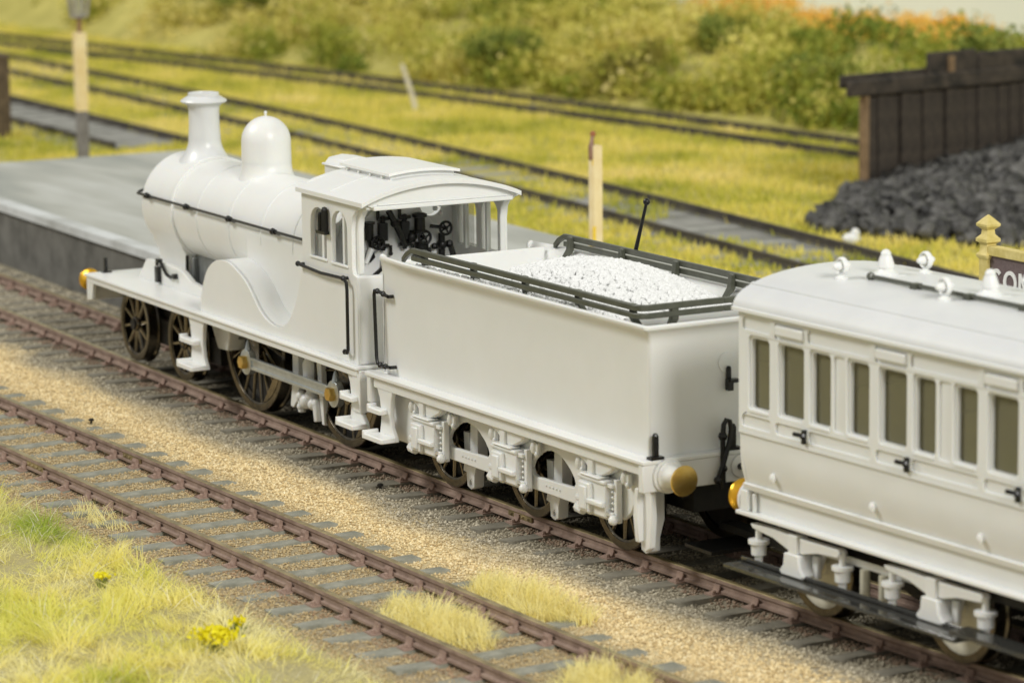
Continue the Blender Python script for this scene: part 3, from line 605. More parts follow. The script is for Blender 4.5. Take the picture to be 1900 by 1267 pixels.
# coal
nxc, nyc = 60, 26; cx_ = np.linspace(-34.8, 31.2, nxc); cy2 = np.linspace(-12.9, 12.9, nyc)
XX, YY = np.meshgrid(cx_, cy2, indexing='ij')
H = lambda x, y: 30.8+8.6*np.clip(1-(np.abs(x-5)/np.where(x < 5, 35, 31))**2.0, 0, 1)**1.1*(.25+.75*np.clip(1-(np.abs(y)/14.2)**2, 0, 1)**.8)
lump_v = []; lump_f = []
r2 = np.random.default_rng(3)
ico = MB().ball((0, 0, 0), 1, 6); icov = np.array(ico.v); icof = ico.f
tris_ = []
for f in icof:
    for j in range(1, len(f)-1): tris_.append((f[0], f[j], f[j+1]))
tris_ = np.array(tris_)
def lumps(pts, size, jitter=.35, squash=.8, seed=0):
    r_ = np.random.default_rng(seed); n_ = len(pts); nv = len(icov)
    V = icov[None]*(1+r_.uniform(-jitter, jitter, (n_, nv, 1)))
    th = r_.uniform(0, 6.28, n_); c, s = np.cos(th), np.sin(th); ph = r_.uniform(0, 6.28, n_); c2, s2 = np.cos(ph), np.sin(ph)
    V = V*np.stack([np.ones(n_), r_.uniform(.6, 1, n_), np.full(n_, squash)], -1)[:, None]
    x, y, z = V[..., 0].copy(), V[..., 1].copy(), V[..., 2].copy(); V[..., 1], V[..., 2] = y*c2[:, None]-z*s2[:, None], y*s2[:, None]+z*c2[:, None]
    x, y = V[..., 0].copy(), V[..., 1].copy(); V[..., 0], V[..., 1] = x*c[:, None]-y*s[:, None], x*s[:, None]+y*c[:, None]
    V = V*np.asarray(size).reshape(-1, 1, 1)+pts[:, None]
    F_ = tris_[None]+(np.arange(n_)*nv)[:, None, None]
    return V.reshape(-1, 3), F_.reshape(-1, 3), nv
g = MB(); g.v = np.stack([XX, YY, H(XX, YY)-.4], -1).reshape(-1, 3).tolist(); ii = np.arange(nxc*nyc).reshape(nxc, nyc)
g.f = [tuple(int(q) for q in r) for r in np.stack([ii[:-1, :-1], ii[1:, :-1], ii[1:, 1:], ii[:-1, 1:]], -1).reshape(-1, 4)]; g.m = [0]*len(g.f)
n_l = 6500; lx = r2.uniform(-33, 31, n_l); ly = r2.uniform(-12.8, 12.8, n_l)
V_, F_, nv = lumps(np.stack([lx, ly, H(lx, ly)+r2.uniform(-.32, -.02, n_l)], -1), r2.uniform(.36, .62, n_l), .2, .85, 4)
o0 = len(g.v); g.v += V_.tolist(); fl = (F_+o0).tolist(); g.f += [tuple(q) for q in fl]; g.m += [0]*len(fl)
coal_me = bpy.data.meshes.new('coal_load'); coal_me.from_pydata(g.v, [], g.f); coal_me.materials.append(MAT['white_coal'])
tag(obj('coal_load', coal_me, ten), kind='stuff')
n_s = 260; sx = r2.uniform(-30, 20, n_s); V_, F_, nv = lumps(np.stack([sx, np.full(n_s, -13.6)+r2.normal(0, .25, n_s), np.full(n_s, 35.75)], -1), r2.uniform(.12, .3, n_s), .3, .8, 5)
me = bpy.data.meshes.new('coal_crumbs'); me.from_pydata(V_.tolist(), [], [tuple(q) for q in F_.tolist()]); me.materials.append(MAT['white_coal']); tag(obj('coal_crumbs', me, ten), kind='stuff')
# coal rails
def flat_bar(pts, h, th, zc):
    """flat strip standing on edge that follows pts (x, y, dz)"""
    mb = MB(); vs = []
    for i, p in enumerate(pts):
        a, b = pts[max(i-1, 0)], pts[min(i+1, len(pts)-1)]; dx, dy = b[0]-a[0], b[1]-a[1]; L_ = math.hypot(dx, dy) or 1; nx_, ny_ = -dy/L_*th/2, dx/L_*th/2; z = zc+p[2]
        vs += [(p[0]+nx_, p[1]+ny_, z-h/2), (p[0]-nx_, p[1]-ny_, z-h/2), (p[0]-nx_, p[1]-ny_, z+h/2), (p[0]+nx_, p[1]+ny_, z+h/2)]
    n_ = len(pts); fs = [(i*4+j, i*4+(j+1) % 4, i*4+4+(j+1) % 4, i*4+4+j) for i in range(n_-1) for j in range(4)]+[(0, 1, 2, 3), (n_*4-1, n_*4-2, n_*4-3, n_*4-4)]
    return mb.add(vs, fs)
CY = 14.1
def rail_path(s, z_tip): return [(-33.6, s*CY, z_tip), (-32.3, s*CY, z_tip*.45), (-30.4, s*CY, 0), (36.6, s*CY, 0), (37.6, s*(CY-.35), 0), (38.0, s*(CY-1.4), 0), (38.0, 0, 0)]
for s in (-1, 1):
    top = flat_bar(rail_path(s, -1.9), .9, .75, 37.95).build('coal_rail', 'olive', ten, bevel=.12)
    flat_bar(rail_path(s, -.5)[2:], .8, .7, 36.78).build('coal_rail', 'olive', ten, bevel=.12)
    for x in (-27.6, -11.7, 4.2, 19.8, 35.0):
        MB().prism([(s*(CY-.25), 38.35), (s*(CY-.25), 36.2), (s*(CY-.5), 35.7), (s*(CY-1.3), 35.0), (s*(CY-1.6), 33.6), (s*(CY-2.2), 33.4), (s*(CY-2.0), 35.0), (s*(CY-1.2), 36.2), (s*(CY-1.0), 37.4), (s*(CY-1.0), 38.3)], 'x', x-.55, x+.55).build('rail_stanchion', 'olive', ten, bevel=.1)
for y in (-8.3, 8.3): MB().prism([(37.3, 38.3), (37.3, 36.2), (36.6, 35.0), (36.4, 33.4), (37.1, 33.4), (37.4, 35.0), (38.2, 36.0), (38.2, 38.3)], 'y', y-.6, y+.6).build('rail_stanchion', 'olive', ten, bevel=.1)
MB().tube([(-9.6, 14.6, 37.6), (-6.6, 14.9, 46.0)], [.36, .24], 8).ball((-6.55, 14.9, 46.2), .58, 10).build('fire_iron', 'black', ten)
# side frames
def frame_side(s):
    ya_, yb_ = (-13.0, -12.2) if s < 0 else (12.2, 13.0)
    out = [(-41.0, 15.0), (-41.4, 12), (-40.6, 8.2), (-39.8, 5.7), (28.6, 5.6), (31.4, 5.8), (33.4, 7.2), (35.0, 9.6), (37.0, 11.4), (40.2, 12.4), (40.2, 15.0)]
    hl = [(4.6, 8.9), (5.2, 10.0), (6.7, 11.2), (8.6, 12.1), (10.6, 12.5), (12.8, 12.3), (14.6, 11.6), (16.3, 10.5), (17.4, 9.4), (17.7, 8.7), (17.2, 8.05), (6.2, 7.75), (5.1, 8.0)]
    holes = [[(b+x, z) for x, z in hl] for b in (-26, 0)]
    fr = MB().prism(out, 'y', ya_, yb_, holes).build('side_frame', 'white', ten, bevel=.18)
    for b in (-26, 0):
        mb = MB()
        for k in range(5): mb.ball((b+9.2+k*1.0, s*13.0, 6.9), .2, 6)
        mb.build('rivet_row', 'white', fr)
    for b in (-26, 0, 26):
        f = lambda y: y if s < 0 else -y
        bx = lambda mb, x0, x1, y0, y1, z0, z1: mb.box(x0, x1, min(f(y0), f(y1)), max(f(y0), f(y1)), z0, z1)
        ab = MB(); bx(ab, b-4.4, b+5.0, -13.7, -12.9, 5.2, 11.6)
        for xa in (b-3.2, b-1.9): bx(ab, xa, xa+1.0, -14.9, -13.6, 5.6, 11.2)
        bx(ab, b-3.6, b+3.6, -15.1, -13.6, 6.0, 11.0)
        bx(ab, b-3.0, b+.2, -15.8, -15.0, 6.2, 10.6); bx(ab, b-2.3, b-.4, -16.1, -15.7, 6.6, 10.1); bx(ab, b-3.8, b+3.8, -15.4, -13.6, 10.9, 11.5); bx(ab, b-2.9, b+2.6, -15.6, -13.6, 11.5, 11.9)
        bx(ab, b-3.4, b+3.9, -15.95, -15.1, 7.6, 8.4)
        ab = ab.build('axlebox', 'white', ten, bevel=.22)
        hb = MB(); bx(hb, b+4.9, b+5.7, -14.4, -13.4, 5.8, 11.9); bx(hb, b+1.6, b+5.2, -14.9, -14.2, 10.6, 11.2); bx(hb, b+1.6, b+5.2, -14.9, -14.2, 6.4, 7.0)
        for k in range(6): hb.ball((b+4.6, f(-14.4), 6.6+k*.85), .25, 6)
        hb.ball((b+5.4, f(-14.8), 6.0), .78, 10)
        MB().ball((b-5.0, f(-14.4), 7.6), .62, 8).tube([(b-5.0, f(-14.4), 7.6), (b-4, f(-14), 7.6)], .4, 6).build('oil_plug', 'white', ab)
        MB().tube([(b-4.2, f(-14.9), 6.3), (b-2.4, f(-15.2), 6.0)], [.9, .6], 8).build('oil_lid', 'white', ab)
        hb.build('horn_guide', 'white', ab, bevel=.12)
        sp = MB().prism([(b-6.0, 14.4), (b-5.2, 13.9), (b-3.0, 13.4), (b-1.2, 12.0), (b+.6, 11.8), (b+2.6, 12.1), (b+4.4, 12.9), (b+5.6, 13.9), (b+5.8, 14.4), (b+3, 14.35), (b-1, 14.3)], 'y', f(-14.7), f(-13.2))
        sp.box(b-1.5, b+.2, min(f(-15.1), f(-13.1)), max(f(-15.1), f(-13.1)), 11.7, 14.5)
        sp = sp.build('spring', 'white', ten, bevel=.22)
        for q in (b-5.2, b+7.6):
            MB().box(q-.5, q+.5, min(f(-13.9), f(-12.9)), max(f(-13.9), f(-12.9)), 11.4, 14.6).ball((q, f(-14.1), 12.6), .75, 8, sq=(1, 1, 1.5)).ball((q+.9, f(-14.1), 11.7), .55, 8).tube([(q+1.0, f(-14.0), 13.4), (q+1.0, f(-14.0), 11.6)], .42, 6).build('spring_hanger', 'white', sp, bevel=.12)
    return fr
frame_side(-1); frame_side(1)
for b in (-26, 0, 26):
    put_wheel(ten, W_TEN, b, -10, 8.0, ang=.26); put_wheel(ten, W_TEN, b, 10, 8.0, True)
    MB().tube([(b, -9.5, 8), (b, 9.5, 8)], 1.1, 12).build('axle', 'dark_chassis', ten)
    MB().prism([(b+8.3, 13.5), (b+10.4, 13.5), (b+10.5, 6.5), (b+9.3, 3.6), (b+9.2, 1.6), (b+8.2, 1.1), (b+7.0, 1.5), (b+6.7, 3.8), (b+7.9, 6.2)], 'y', -11.0, -9.2, [circ(b+8.0, 2.1, .42, 10)]).prism([(b+5.2, 10.0), (b+7.0, 10.0), (b+7.4, 5.4), (b+6.4, 3.4), (b+5.0, 3.6), (b+5.5, 6)], 'y', -10.6, -8.8).build('brake_hanger', 'white', ten, bevel=.15)
MB().box(-40, 39, -5.8, 5.8, 7.5, 16).box(-40, 38, -7.2, 7.2, 9.5, 16).build('frame_block', 'dark_chassis', ten)
for s in (-1, 1): step(ten, -41.3, -35.8, s*15.3, [(10.3, -42.3, -37.7, 1.4), (6.1, -41.8, -35.0, 2.6)], 14.3)
for s in (-1, 1):
    buffer(ten, 41.5, s*11.9, 14.15, 1, 'brass', 2.25, 4.0)
for y in (-13.6, -.4): MB().box(40.8, 41.3, y-.42, y+.42, ZF, 20.0).ball((41.05, y, 20.0), .45, 8).box(40.4, 41.7, y-1.1, y+1.1, ZF, ZF+.4).build('lamp_iron', 'black', ten)
MB().tube([(41.9, -2.6, 11.2), (41.9, -2.7, 18.6), (42.0, -2.6, 20.6), (42.1, -2.2, 21.3), (42.2, -1.7, 21.1), (42.3, -1.5, 19.8), (42.4, -1.9, 18.0), (42.5, -3.0, 14.8), (42.5, -3.9, 12.9)], .38, 8).ball((41.9, -2.7, 18.9), .72, 8).ball((42.5, -4.0, 12.7), .6, 8).ball((42, -2.6, 14.2), .6, 8).build('vacuum_hose', 'black', ten)
MB().lathe([(0, 0), (1.7, 0), (1.7, .5), (1.2, .7), (0, .7)], 'x', (41.4, .6, 14.2), 20).build('drawbar_plate', 'white', ten)
MB().tube([(41.8, .2, 14.2), (44.6, .1, 14.4), (45.4, .1, 13.6), (45.2, .1, 12.4)], .5, 8).build('coupling_hook', 'black', ten)
MB().lathe([(0, 0), (1.5, 0), (1.5, .25), (0, .25)], 'x', (39.75, -.6, 29.2), 24).build('tank_boss', 'white', tank)
MB().box(40.0, 40.5, -.9, -.3, 25.2, 28.4).box(40.0, 41.0, -1.0, -.2, 25.2, 26.8).box(40.4, 41.4, -.9, .6, 26.4, 26.9).ball((40.3, -.6, 28.4), .38, 8).build('lamp_iron', 'black', tank)
MB().prism([(-14.9, 12.0), (-13.4, 12.0), (-13.2, 8), (-13.4, 4.2), (-14.8, 4.0), (-15.2, 8)], 'x', 37.4, 38.4).prism([(37.6, 12), (40.2, 12), (40.6, 8), (40.2, 3.4), (38.9, 2.6), (37.9, 3.4), (38.2, 7)], 'y', -14.0, -13.0).build('guard_iron', 'white', ten, bevel=.2)
# tender front handrail
MB().tube([(-37.8, -14.7, 29.6), (-38.8, -14.9, 29.8), (-40.6, -15.2, 30.3), (-41.4, -15.3, 30.2), (-41.6, -15.3, 29.4), (-41.1, -15.3, 19.2), (-40.8, -15.3, 18.3), (-40.0, -15.2, 18.1), (-37.2, -14.9, 18.1)], .3, 8).ball((-39.2, -14.9, 29.9), .5, 8).ball((-40.6, -15.2, 30.2), .5, 8).ball((-38.6, -15.0, 18.1), .5, 8).ball((-40.1, -15.2, 18.15), .5, 8).tube([(-37.8, -14.7, 29.6), (-37.6, -13.9, 29.6)], .3, 6).tube([(-37.2, -14.9, 18.1), (-37.0, -13.9, 18.1)], .3, 6).build('handrail', 'black', ten)
# between engine and tender
MB().box(-46.6, -43.0, -7.5, 7.5, 17.0, 22.2).build('fall_plate', 'white', ten, bevel=.4)
MB().tube([(-44.6, -9.6, 21.6), (-43.4, -10.2, 21.3), (-42.4, -9.8, 20.9), (-42.0, -9.0, 21.2)], .3, 6).build('pickup_wire', 'yellow_wire', ten)
MB().box(39, 58, -1.4, 1.4, 4.6, 5.6).box(40, 47, -8, 8, 3.0, 3.5).build('draw_bar', 'black', ten)

# ------------------------------------------------------------------ coach
coa = thing('passenger_coach', 'white panelled railway coach with dark windows coupled behind the tender', 'coach', (88, 2.6, 0), .04)
XE, PER, NC = -25.6, 21.75, 6
XEND = XE+PER*NC+.8
YS = 15.5
def side_y(z):
    """tumblehome: distance of the side from the centre line"""
    return YS if z > 22 else YS-1.25*((22-z)/5.8)**1.7
door = [(-16.45+PER*i, -11.15+PER*i) for i in range(NC)]
ql = [(-23.0+PER*i, -18.95+PER*i) for i in range(NC)]; qr = [(-9.35+PER*i, -5.4+PER*i) for i in range(NC)]
wins = [rrect(a, b, 28.15, 37.75, .55) for a, b in sorted(door+ql+qr)]
topp = [rrect(XE+.8, -18.4, 38.75, 40.6, .6)]+[rrect(-10.2+PER*i, -18.4+PER*(i+1), 38.75, 40.6, .6) for i in range(NC-1)]+[rrect(-10.2+PER*(NC-1), XEND-.8, 38.75, 40.6, .6)]
dtop = [rrect(-17.5+PER*i, -10.9+PER*i, 38.35, 40.7, .4) for i in range(NC)]
waist = [rrect(XE+.6, -18.2, 25.35, 27.05, .6)]+[rrect(-10.0+PER*i, -18.2+PER*(i+1), 25.35, 27.05, .6) for i in range(NC-1)]+[rrect(-10.0+PER*(NC-1), XEND-.6, 25.35, 27.05, .6)]+[rrect(-17.3+PER*i, -11.2+PER*i, 25.35, 27.05, .6) for i in range(NC)]
narrow = [rrect(-4.5+PER*i, -1.9+PER*i, 27.8, 38.0, .5) for i in range(NC-1)]
wopen = [rrect(a-.42, b+.42, 27.75, 38.15, .7) for a, b in sorted(ql+qr)]+[rrect(a-.3, b+.3, 27.85, 38.05, .6) for a, b in door]
for s in (-1, 1):
    f = lambda y: s*y
    sd = MB().prism([(XE, 24.6), (XEND, 24.6), (XEND, 41.5), (XE, 41.5)], 'y', f(YS-.9), f(YS-.25), wins)
    zz = np.linspace(16.2, 24.7, 10)
    vs = []
    for z in zz: vs += [(XE, f(side_y(z)-.2), z), (XEND, f(side_y(z)-.2), z), (XEND, f(side_y(z)-.9), z), (XE, f(side_y(z)-.9), z)]
    n_ = len(zz); sd.add(vs, [(i*4+j, i*4+(j+1) % 4, i*4+4+(j+1) % 4, i*4+4+j) for i in range(n_-1) for j in range(4)])
    sd = sd.build('body_side', 'white', coa)
    MB().prism([(XE, 24.75), (XEND, 24.75), (XEND, 41.5), (XE, 41.5)], 'y', f(YS-.27), f(YS+.05), topp+dtop+waist+narrow+wopen).build('panel_moulding', 'white', sd, bevel=.13)
    MB().prism([(side_y(16.3)*s, 16.25), (side_y(16.3)*s+s*.3, 16.3), (side_y(17.1)*s+s*.3, 17.1), (side_y(17.2)*s-s*.1, 17.3), (side_y(16.3)*s-s*.3, 16.3)], 'x', XE, XEND).build('bottom_bead', 'white', sd)
    MB().prism([(f(YS-.3), 24.2), (f(YS+.08), 24.4), (f(YS+.08), 24.78), (f(YS-.3), 24.9)], 'x', XE, XEND).build('waist_bead', 'white', sd)
    for a, b in sorted(door+ql+qr):
        MB().box(a-.3, b+.3, min(f(YS-1.05), f(YS-.95)), max(f(YS-1.05), f(YS-.95)), 27.9, 38.0).build('window_pane', 'glass_olive', sd)
        if (a, b) not in door: MB().box(a-.1, b+.1, min(f(YS-.3), f(YS+.16)), max(f(YS-.3), f(YS+.16)), 27.5, 28.0).build('window_sill', 'white', sd, bevel=.1)
    for i in range(NC):
        x = -17.1+PER*i
        MB().box(x-.1, x+6.2, min(f(YS-.3), f(YS+.35)), max(f(YS-.3), f(YS+.35)), 38.9, 40.3).build('door_vent', 'white', sd, bevel=.25)
        x = -10.5+PER*i; st = MB()
        st.box(x-.28, x+.28, min(f(YS-.1), f(YS+.55)), max(f(YS-.1), f(YS+.55)), 25.2, 27.1).tube([(x, f(YS+.4), 26.3), (x-1.7, f(YS+.75), 26.35)], .3, 7).ball((x, f(YS+.5), 26.3), .5, 8)
        st.build('door_handle', 'black', sd)
        MB().tube([(x+.8, f(YS+.15), 25.4), (x+1.15, f(YS+.6), 25.7), (x+1.15, f(YS+.6), 26.7), (x+.8, f(YS+.15), 27.0)], .16, 6).build('grab_handle', 'glass', sd)
        x = -18.2+PER*i
        MB().ball((x, f(side_y(19)+.2), 19.1), .62, 10, sq=(.75, .8, 1.15)).build('door_stop', 'white', sd)
for x in (XE, XEND-.7): MB().prism([(-14.2, 16.2), (14.2, 16.2), (15.2, 19.5), (15.3, 24), (15.3, 41.5), (-15.3, 41.5), (-15.3, 24), (-15.2, 19.5)], 'x', x, x+.7).build('body_end', 'white', coa, bevel=.2)
MB().box(XE+.7, XEND-.7, -13.5, 13.5, 16.4, 17.2).build('floor', 'interior', coa)
for i in range(NC+1):
    x = XE+.9+PER*i
    MB().box(x-.4, x+.4, -14.2, 14.2, 17.2, 41).build('partition', 'interior', coa)
    MB().box(x-4.2 if i else x, x+4.2 if i < NC else x, -13.8, 13.8, 17.2, 24).box(x-1.4 if i else x, x+1.4 if i < NC else x, -13.8, 13.8, 24, 34).build('seat', 'interior', coa)
ra = np.linspace(0, PI, 41); RZ = 41.45
rs = [(16.1*math.cos(a), RZ+4.85*math.sin(a)**.86) for a in ra]; rsi = [(15.2*math.cos(a), RZ-.2+4.4*math.sin(a)**.86) for a in ra[::-1]]
rf = MB().prism(rs+rsi, 'x', XE-.7, XEND+.7).build('roof', 'white_grey', coa, bevel=.15)
for s in (-1, 1): MB().prism([(s*15.7, RZ-.3), (s*16.25, RZ-.2), (s*16.25, RZ+.25), (s*15.9, RZ+.4)], 'x', XE-.8, XEND+.8).build('gutter', 'white', rf)
def cz_roof(y): a = math.acos(max(-1, min(1, y/16.1))); return RZ+4.85*math.sin(a)**.86
for s in (-1, 1): MB().prism([(s*13.1, cz_roof(13.1)-.1), (s*13.1, cz_roof(13.1)+.16), (s*12.6, cz_roof(12.6)+.16), (s*12.6, cz_roof(12.6)-.1)], 'x', XE-.7, XEND+.7).build('rain_strip', 'white_grey', rf)
for i in range(NC):
    x = -13.3+PER*i; zt = cz_roof(0)
    MB().lathe([(0, zt-.3), (1.9, zt-.3), (1.8, zt+.1), (1.15, zt+.55), (1.05, zt+.8), (1.2, zt+.95), (1.15, zt+1.3), (.85, zt+2.3), (.68, zt+2.65), (.72, zt+2.85), (.45, zt+3.25), (0, zt+3.4)], 'z', (x, 0, 0), 20).box(x-2.6, x+2.6, -1.5, 1.5, zt-.3, zt+.06).build('lamp_top', 'white', rf)
    for y, dx in ((-6.2, -1.7), (6.2, .8)):
        zz0 = cz_roof(y); mb = MB().lathe([(0, zz0-.3), (.95, zz0-.3), (.9, zz0+.2), (.4, zz0+.45), (.4, zz0+.9)], 'z', (x+dx, y, 0), 14)
        mb.lathe([(.85, -.25), (1.05, -.4), (1.22, -.1), (1.22, .3), (.9, .4)], 'y', (x+dx, y, zz0+1.75), 24, closed=True); mb.lathe([(0, -1.5), (.3, -1.35), (.55, -.8), (.62, -.2), (.62, .9), (.3, 1.4), (0, 1.5)], 'y', (x+dx, y, zz0+1.75), 14)
        for k4 in range(4): mb.tube([(x+dx, y, zz0+1.75), (x+dx+1.1*math.cos(k4*PI/2+.8), y, zz0+1.75+1.1*math.sin(k4*PI/2+.8))], .14, 5)
        mb.build('ventilator', 'white', rf)
pz = cz_roof(-4.2)+.45
pp = MB().tube([(-11.2, -4.2, pz), (XEND-14, -4.2, pz)], .3, 8).ball((-11.2, -4.2, pz), .62, 8).build('gas_pipe', 'olive', rf)
for k in range(11): MB().box(-2.2+k*10.9, -1.0+k*10.9, -4.8, -3.6, pz-.6, pz+.3).build('pipe_clip', 'olive', pp)
# underframe
for s in (-1, 1):
    so = MB().box(XE+1.2, XEND-1.2, min(s*13.2, s*13.9), max(s*13.2, s*13.9), 12.9, 16.2).box(XE-1.2, XEND+1.2, min(s*13.2, s*15.3), max(s*13.2, s*15.3), 12.75, 13.3).build('solebar', 'white', coa, bevel=.12)
    MB().box(XE-.6, XE+1.0, min(s*13.4, s*14.9), max(s*13.4, s*14.9), 13.3, 16.2).lathe([(0, 0), (.35, 0), (.35, 2.6), (0, 2.6)], 'z', (XE+2.0, s*14.3, 13.3), 8).build('solebar_end', 'white', so, bevel=.15)
MB().box(XE-1.0, XE+.2, -14.6, 14.6, 12.9, 16.0).build('headstock', 'white', coa, bevel=.15)
for s in (-1, 1): buffer(coa, XE-1.0, s*12.2, 14.5, -1, 'brass_yellow', 2.35, 2.3)
MB().box(XE+1, XEND-1, -12.4, 12.4, 10.5, 13).build('underframe', 'dark_chassis', coa)
def bogie(xc):
    WB = 14.7
    b_ = MB().box(xc-20, xc+20, -8, 8, 6.5, 10.5).build('bogie', 'dark_chassis', coa, loc=(0, 0, 0))
    for s in (-1, 1):
        f = lambda y: s*y
        Y2 = lambda a, b: (min(f(a), f(b)), max(f(a), f(b)))
        out = [(xc-21, 12.0), (xc-21, 10.2), (xc-18.5, 9.8), (xc-17.5, 7.0), (xc-11.8, 7.0), (xc-10.6, 9.4), (xc+10.6, 9.4), (xc+11.8, 7.0), (xc+17.5, 7.0), (xc+18.5, 9.8), (xc+21, 10.2), (xc+21, 12.0)]
        MB().prism(out, 'y', f(11.6), f(12.4)).build('bogie_side', 'white', b_, bevel=.2)
        for wx in (xc-WB+.3, xc+WB+.3):
            sp = MB().prism([(wx-10.2, 11.6), (wx-9.6, 11.0), (wx-5, 10.5), (wx-2, 9.6), (wx+2, 9.5), (wx+5, 10.2), (wx+9.4, 10.5), (wx+10, 11.2), (wx+9.5, 11.7), (wx+4, 11.6), (wx, 11.6), (wx-5, 11.8)], 'y', f(13.0), f(14.4)).box(wx-1.0, wx+1.0, *Y2(12.8, 14.8), 9.0, 11.9)
            sp.build('leaf_spring', 'white', b_, bevel=.15)
            MB().prism([(wx-1.7, 9.3), (wx+1.7, 9.3), (wx+1.9, 7.6), (wx+2.8, 6.6), (wx+2.2, 6.1), (wx-2.2, 6.1), (wx-2.8, 6.6), (wx-1.9, 7.6)], 'y', f(12.4), f(15.0)).box(wx+2.2, wx+3.6, *Y2(12.4, 13.2), 6.2, 9.4).build('axlebox', 'white', b_, bevel=.25)
            for dx in (-9.2, 9.6): MB().lathe([(0, 5.6), (.55, 5.6), (.6, 7.2), (1.05, 7.3), (1.1, 8.8), (1.5, 8.9), (1.5, 9.4), (.5, 9.5), (.45, 11.4), (0, 11.4)], 'z', (wx+dx, f(13.6), 0), 16).build('spring_pot', 'white', b_)
            put_wheel(b_, W_COA, wx, s*10, 7.1, s > 0, sub='disc')
        for k in (xc-1.5, xc+2.5): MB().lathe([(0, 3.2), (.35, 4.2), (.7, 5.0), (.7, 9.4), (0, 9.4)], 'z', (k, f(12.4), 0), 12).build('bolster_pin', 'cream_disc', b_)
        x1 = xc+23.3
        MB().box(xc-26.5, x1, *Y2(14.2, 17.6), 5.5, 6.1).box(xc-26.5, x1, *Y2(14.2, 14.6), 6.1, 6.7).build('footboard', 'clear_board', b_, bevel=.12)
    return b_
bogie(0); bogie(XEND+XE)
MB().box(22.0, 80, -17.4, -14.2, 6.4, 7.0).build('footboard', 'clear_board', coa)

# ------------------------------------------------------------------ platform furniture
def lamp_post(label, x, y, z, cream0, cream1, wd, top):
    t = thing('lamp_post', label, 'lamp post', (x, y, z))
    h = wd/2
    MB().box(-h*.95, h*.95, -h*.95, h*.95, -1, cream0).build('post_base', 'post_grey', t, bevel=.15)
    MB().box(-h, h, -h, h, cream0, cream1).box(-h*.55, h*.55, -h-.12, -h, cream0+1, cream1-2).build('post', 'cream_paint', t, bevel=.12)
    return t
lp = lamp_post('cream and grey lamp post with lantern beyond the platform end', -459.5, 110, 0, 15.2, 37.4, 3.0, True)
MB().lathe([(0, 37.4), (.8, 37.4), (.55, 38.4), (.75, 39.5), (.55, 40.6), (1.3, 41.4), (1.6, 41.8), (0, 41.8)], 'z', (0, 0, 0), 12).build('lamp_bracket', 'brown_metal', lp)
ln = MB()
for k in range(4):
    a = k*PI/2+PI/4; ln.tube([(2.3*math.cos(a), 2.3*math.sin(a), 41.8), (3.6*math.cos(a), 3.6*math.sin(a), 49.5)], .4, 6)
ln.lathe([(0, 41.6), (2.6, 41.6), (2.6, 42.1), (0, 42.1)], 'z', n=4).lathe([(0, 55), (1, 54), (1.2, 52), (4.6, 49.4), (4.2, 49), (0, 49.4)], 'z', n=4)
ln.build('lantern', 'lantern', lp); MB().lathe([(2.1, 42.1), (3.3, 49.3)], 'z', n=4).build('lantern_glass', 'glass', lp)
lp2 = lamp_post('cream lamp post without a lantern standing behind the tender', -154.2, 95, 12, 3.0, 23.6, 2.1, False)
MB().tube([(.1, -.9, 20.8), (.15, -1.05, 23.4), (-.3, -.6, 24.6), (-.55, -.2, 25.8)], [.75, .65, .42, .42], 8).build('bent_rod', 'brown_metal', lp2)
MB().lathe([(0, 25.4), (.62, 25.5), (.62, 26.2), (.3, 26.5), (0, 26.5)], 'z', (-.55, -.2, 0), 10).build('rod_cap', 'orange_metal', lp2)
MB().box(.35, 1.07, -1.1, -.6, 3.0, 7.0).box(-1.08, .5, -1.1, -.8, 2.9, 4.0).box(.2, .9, -1.12, -.8, 19.6, 20.8).build('paint_stain', 'yellow_stain', lp2)
# nameboard
nb = thing('station_nameboard', 'yellow framed brown station nameboard starting with white letters COM', 'sign', (-10.3, 85, 12))
def finial(mb, z):
    for (hw, dz) in ((1.28, 0), (1.7, .5), (1.7, .8), (1.2, 1.3), (1.1, 2.6), (1.75, 3.0), (1.75, 3.5), (1.0, 4.2), (.9, 5.0), (1.7, 5.6), (1.75, 6.0), (.7, 7.0), (.12, 7.5)): mb.append((hw*1.2, z+dz))
for x in (0, 62):
    pr = []; finial(pr, 18.8)
    MB().lathe([(0, -12), (1.5, -12), (1.5, 18.8)]+pr, 'z', n=4).xf(0, Matrix.Rotation(PI/4, 4, 'Z')).build('sign_post', 'sign_yellow', nb, loc=(x, 0, 0), bevel=.1)
MB().box(1, 61, -.9, .9, 19.6, 21.2).box(1, 61, -.9, .9, 9.2, 10.6).build('sign_frame', 'sign_yellow', nb, bevel=.15)
MB().box(1, 61, -.35, .35, 10.6, 19.6).build('sign_panel', 'sign_brown', nb)
def ring_letter(cx, cz, rx, rz, w_, a0, a1, n=26):
    A = np.linspace(a0, a1, n); closed = abs(a1-a0) > 6.2
    o = [(cx+rx*math.cos(a), cz+rz*math.sin(a)) for a in A]; i = [(cx+(rx-w_)*math.cos(a), cz+(rz-w_)*math.sin(a)) for a in A]
    return MB().prism(o[:-1], 'y', -.55, -.33, [i[:-1]]) if closed else MB().prism(o+i[::-1], 'y', -.55, -.33)
LZ = 15.6
ring_letter(2.95, LZ, 1.55, 1.95, .62, .75, 2*PI-.75).build('letter', 'sign_white', nb)
ring_letter(6.65, LZ, 1.78, 1.98, .66, 0, 2*PI).build('letter', 'sign_white', nb)
M_ = [(0, -1.9), (.62, -1.9), (.62, .7), (1.5, -1.2), (2.0, -1.2), (2.9, .7), (2.9, -1.9), (3.5, -1.9), (3.5, 1.9), (2.95, 1.9), (1.75, -.5), (.55, 1.9), (0, 1.9)]
MB().prism([(x+9.0, z+LZ) for x, z in M_], 'y', -.55, -.33).build('letter', 'sign_white', nb)

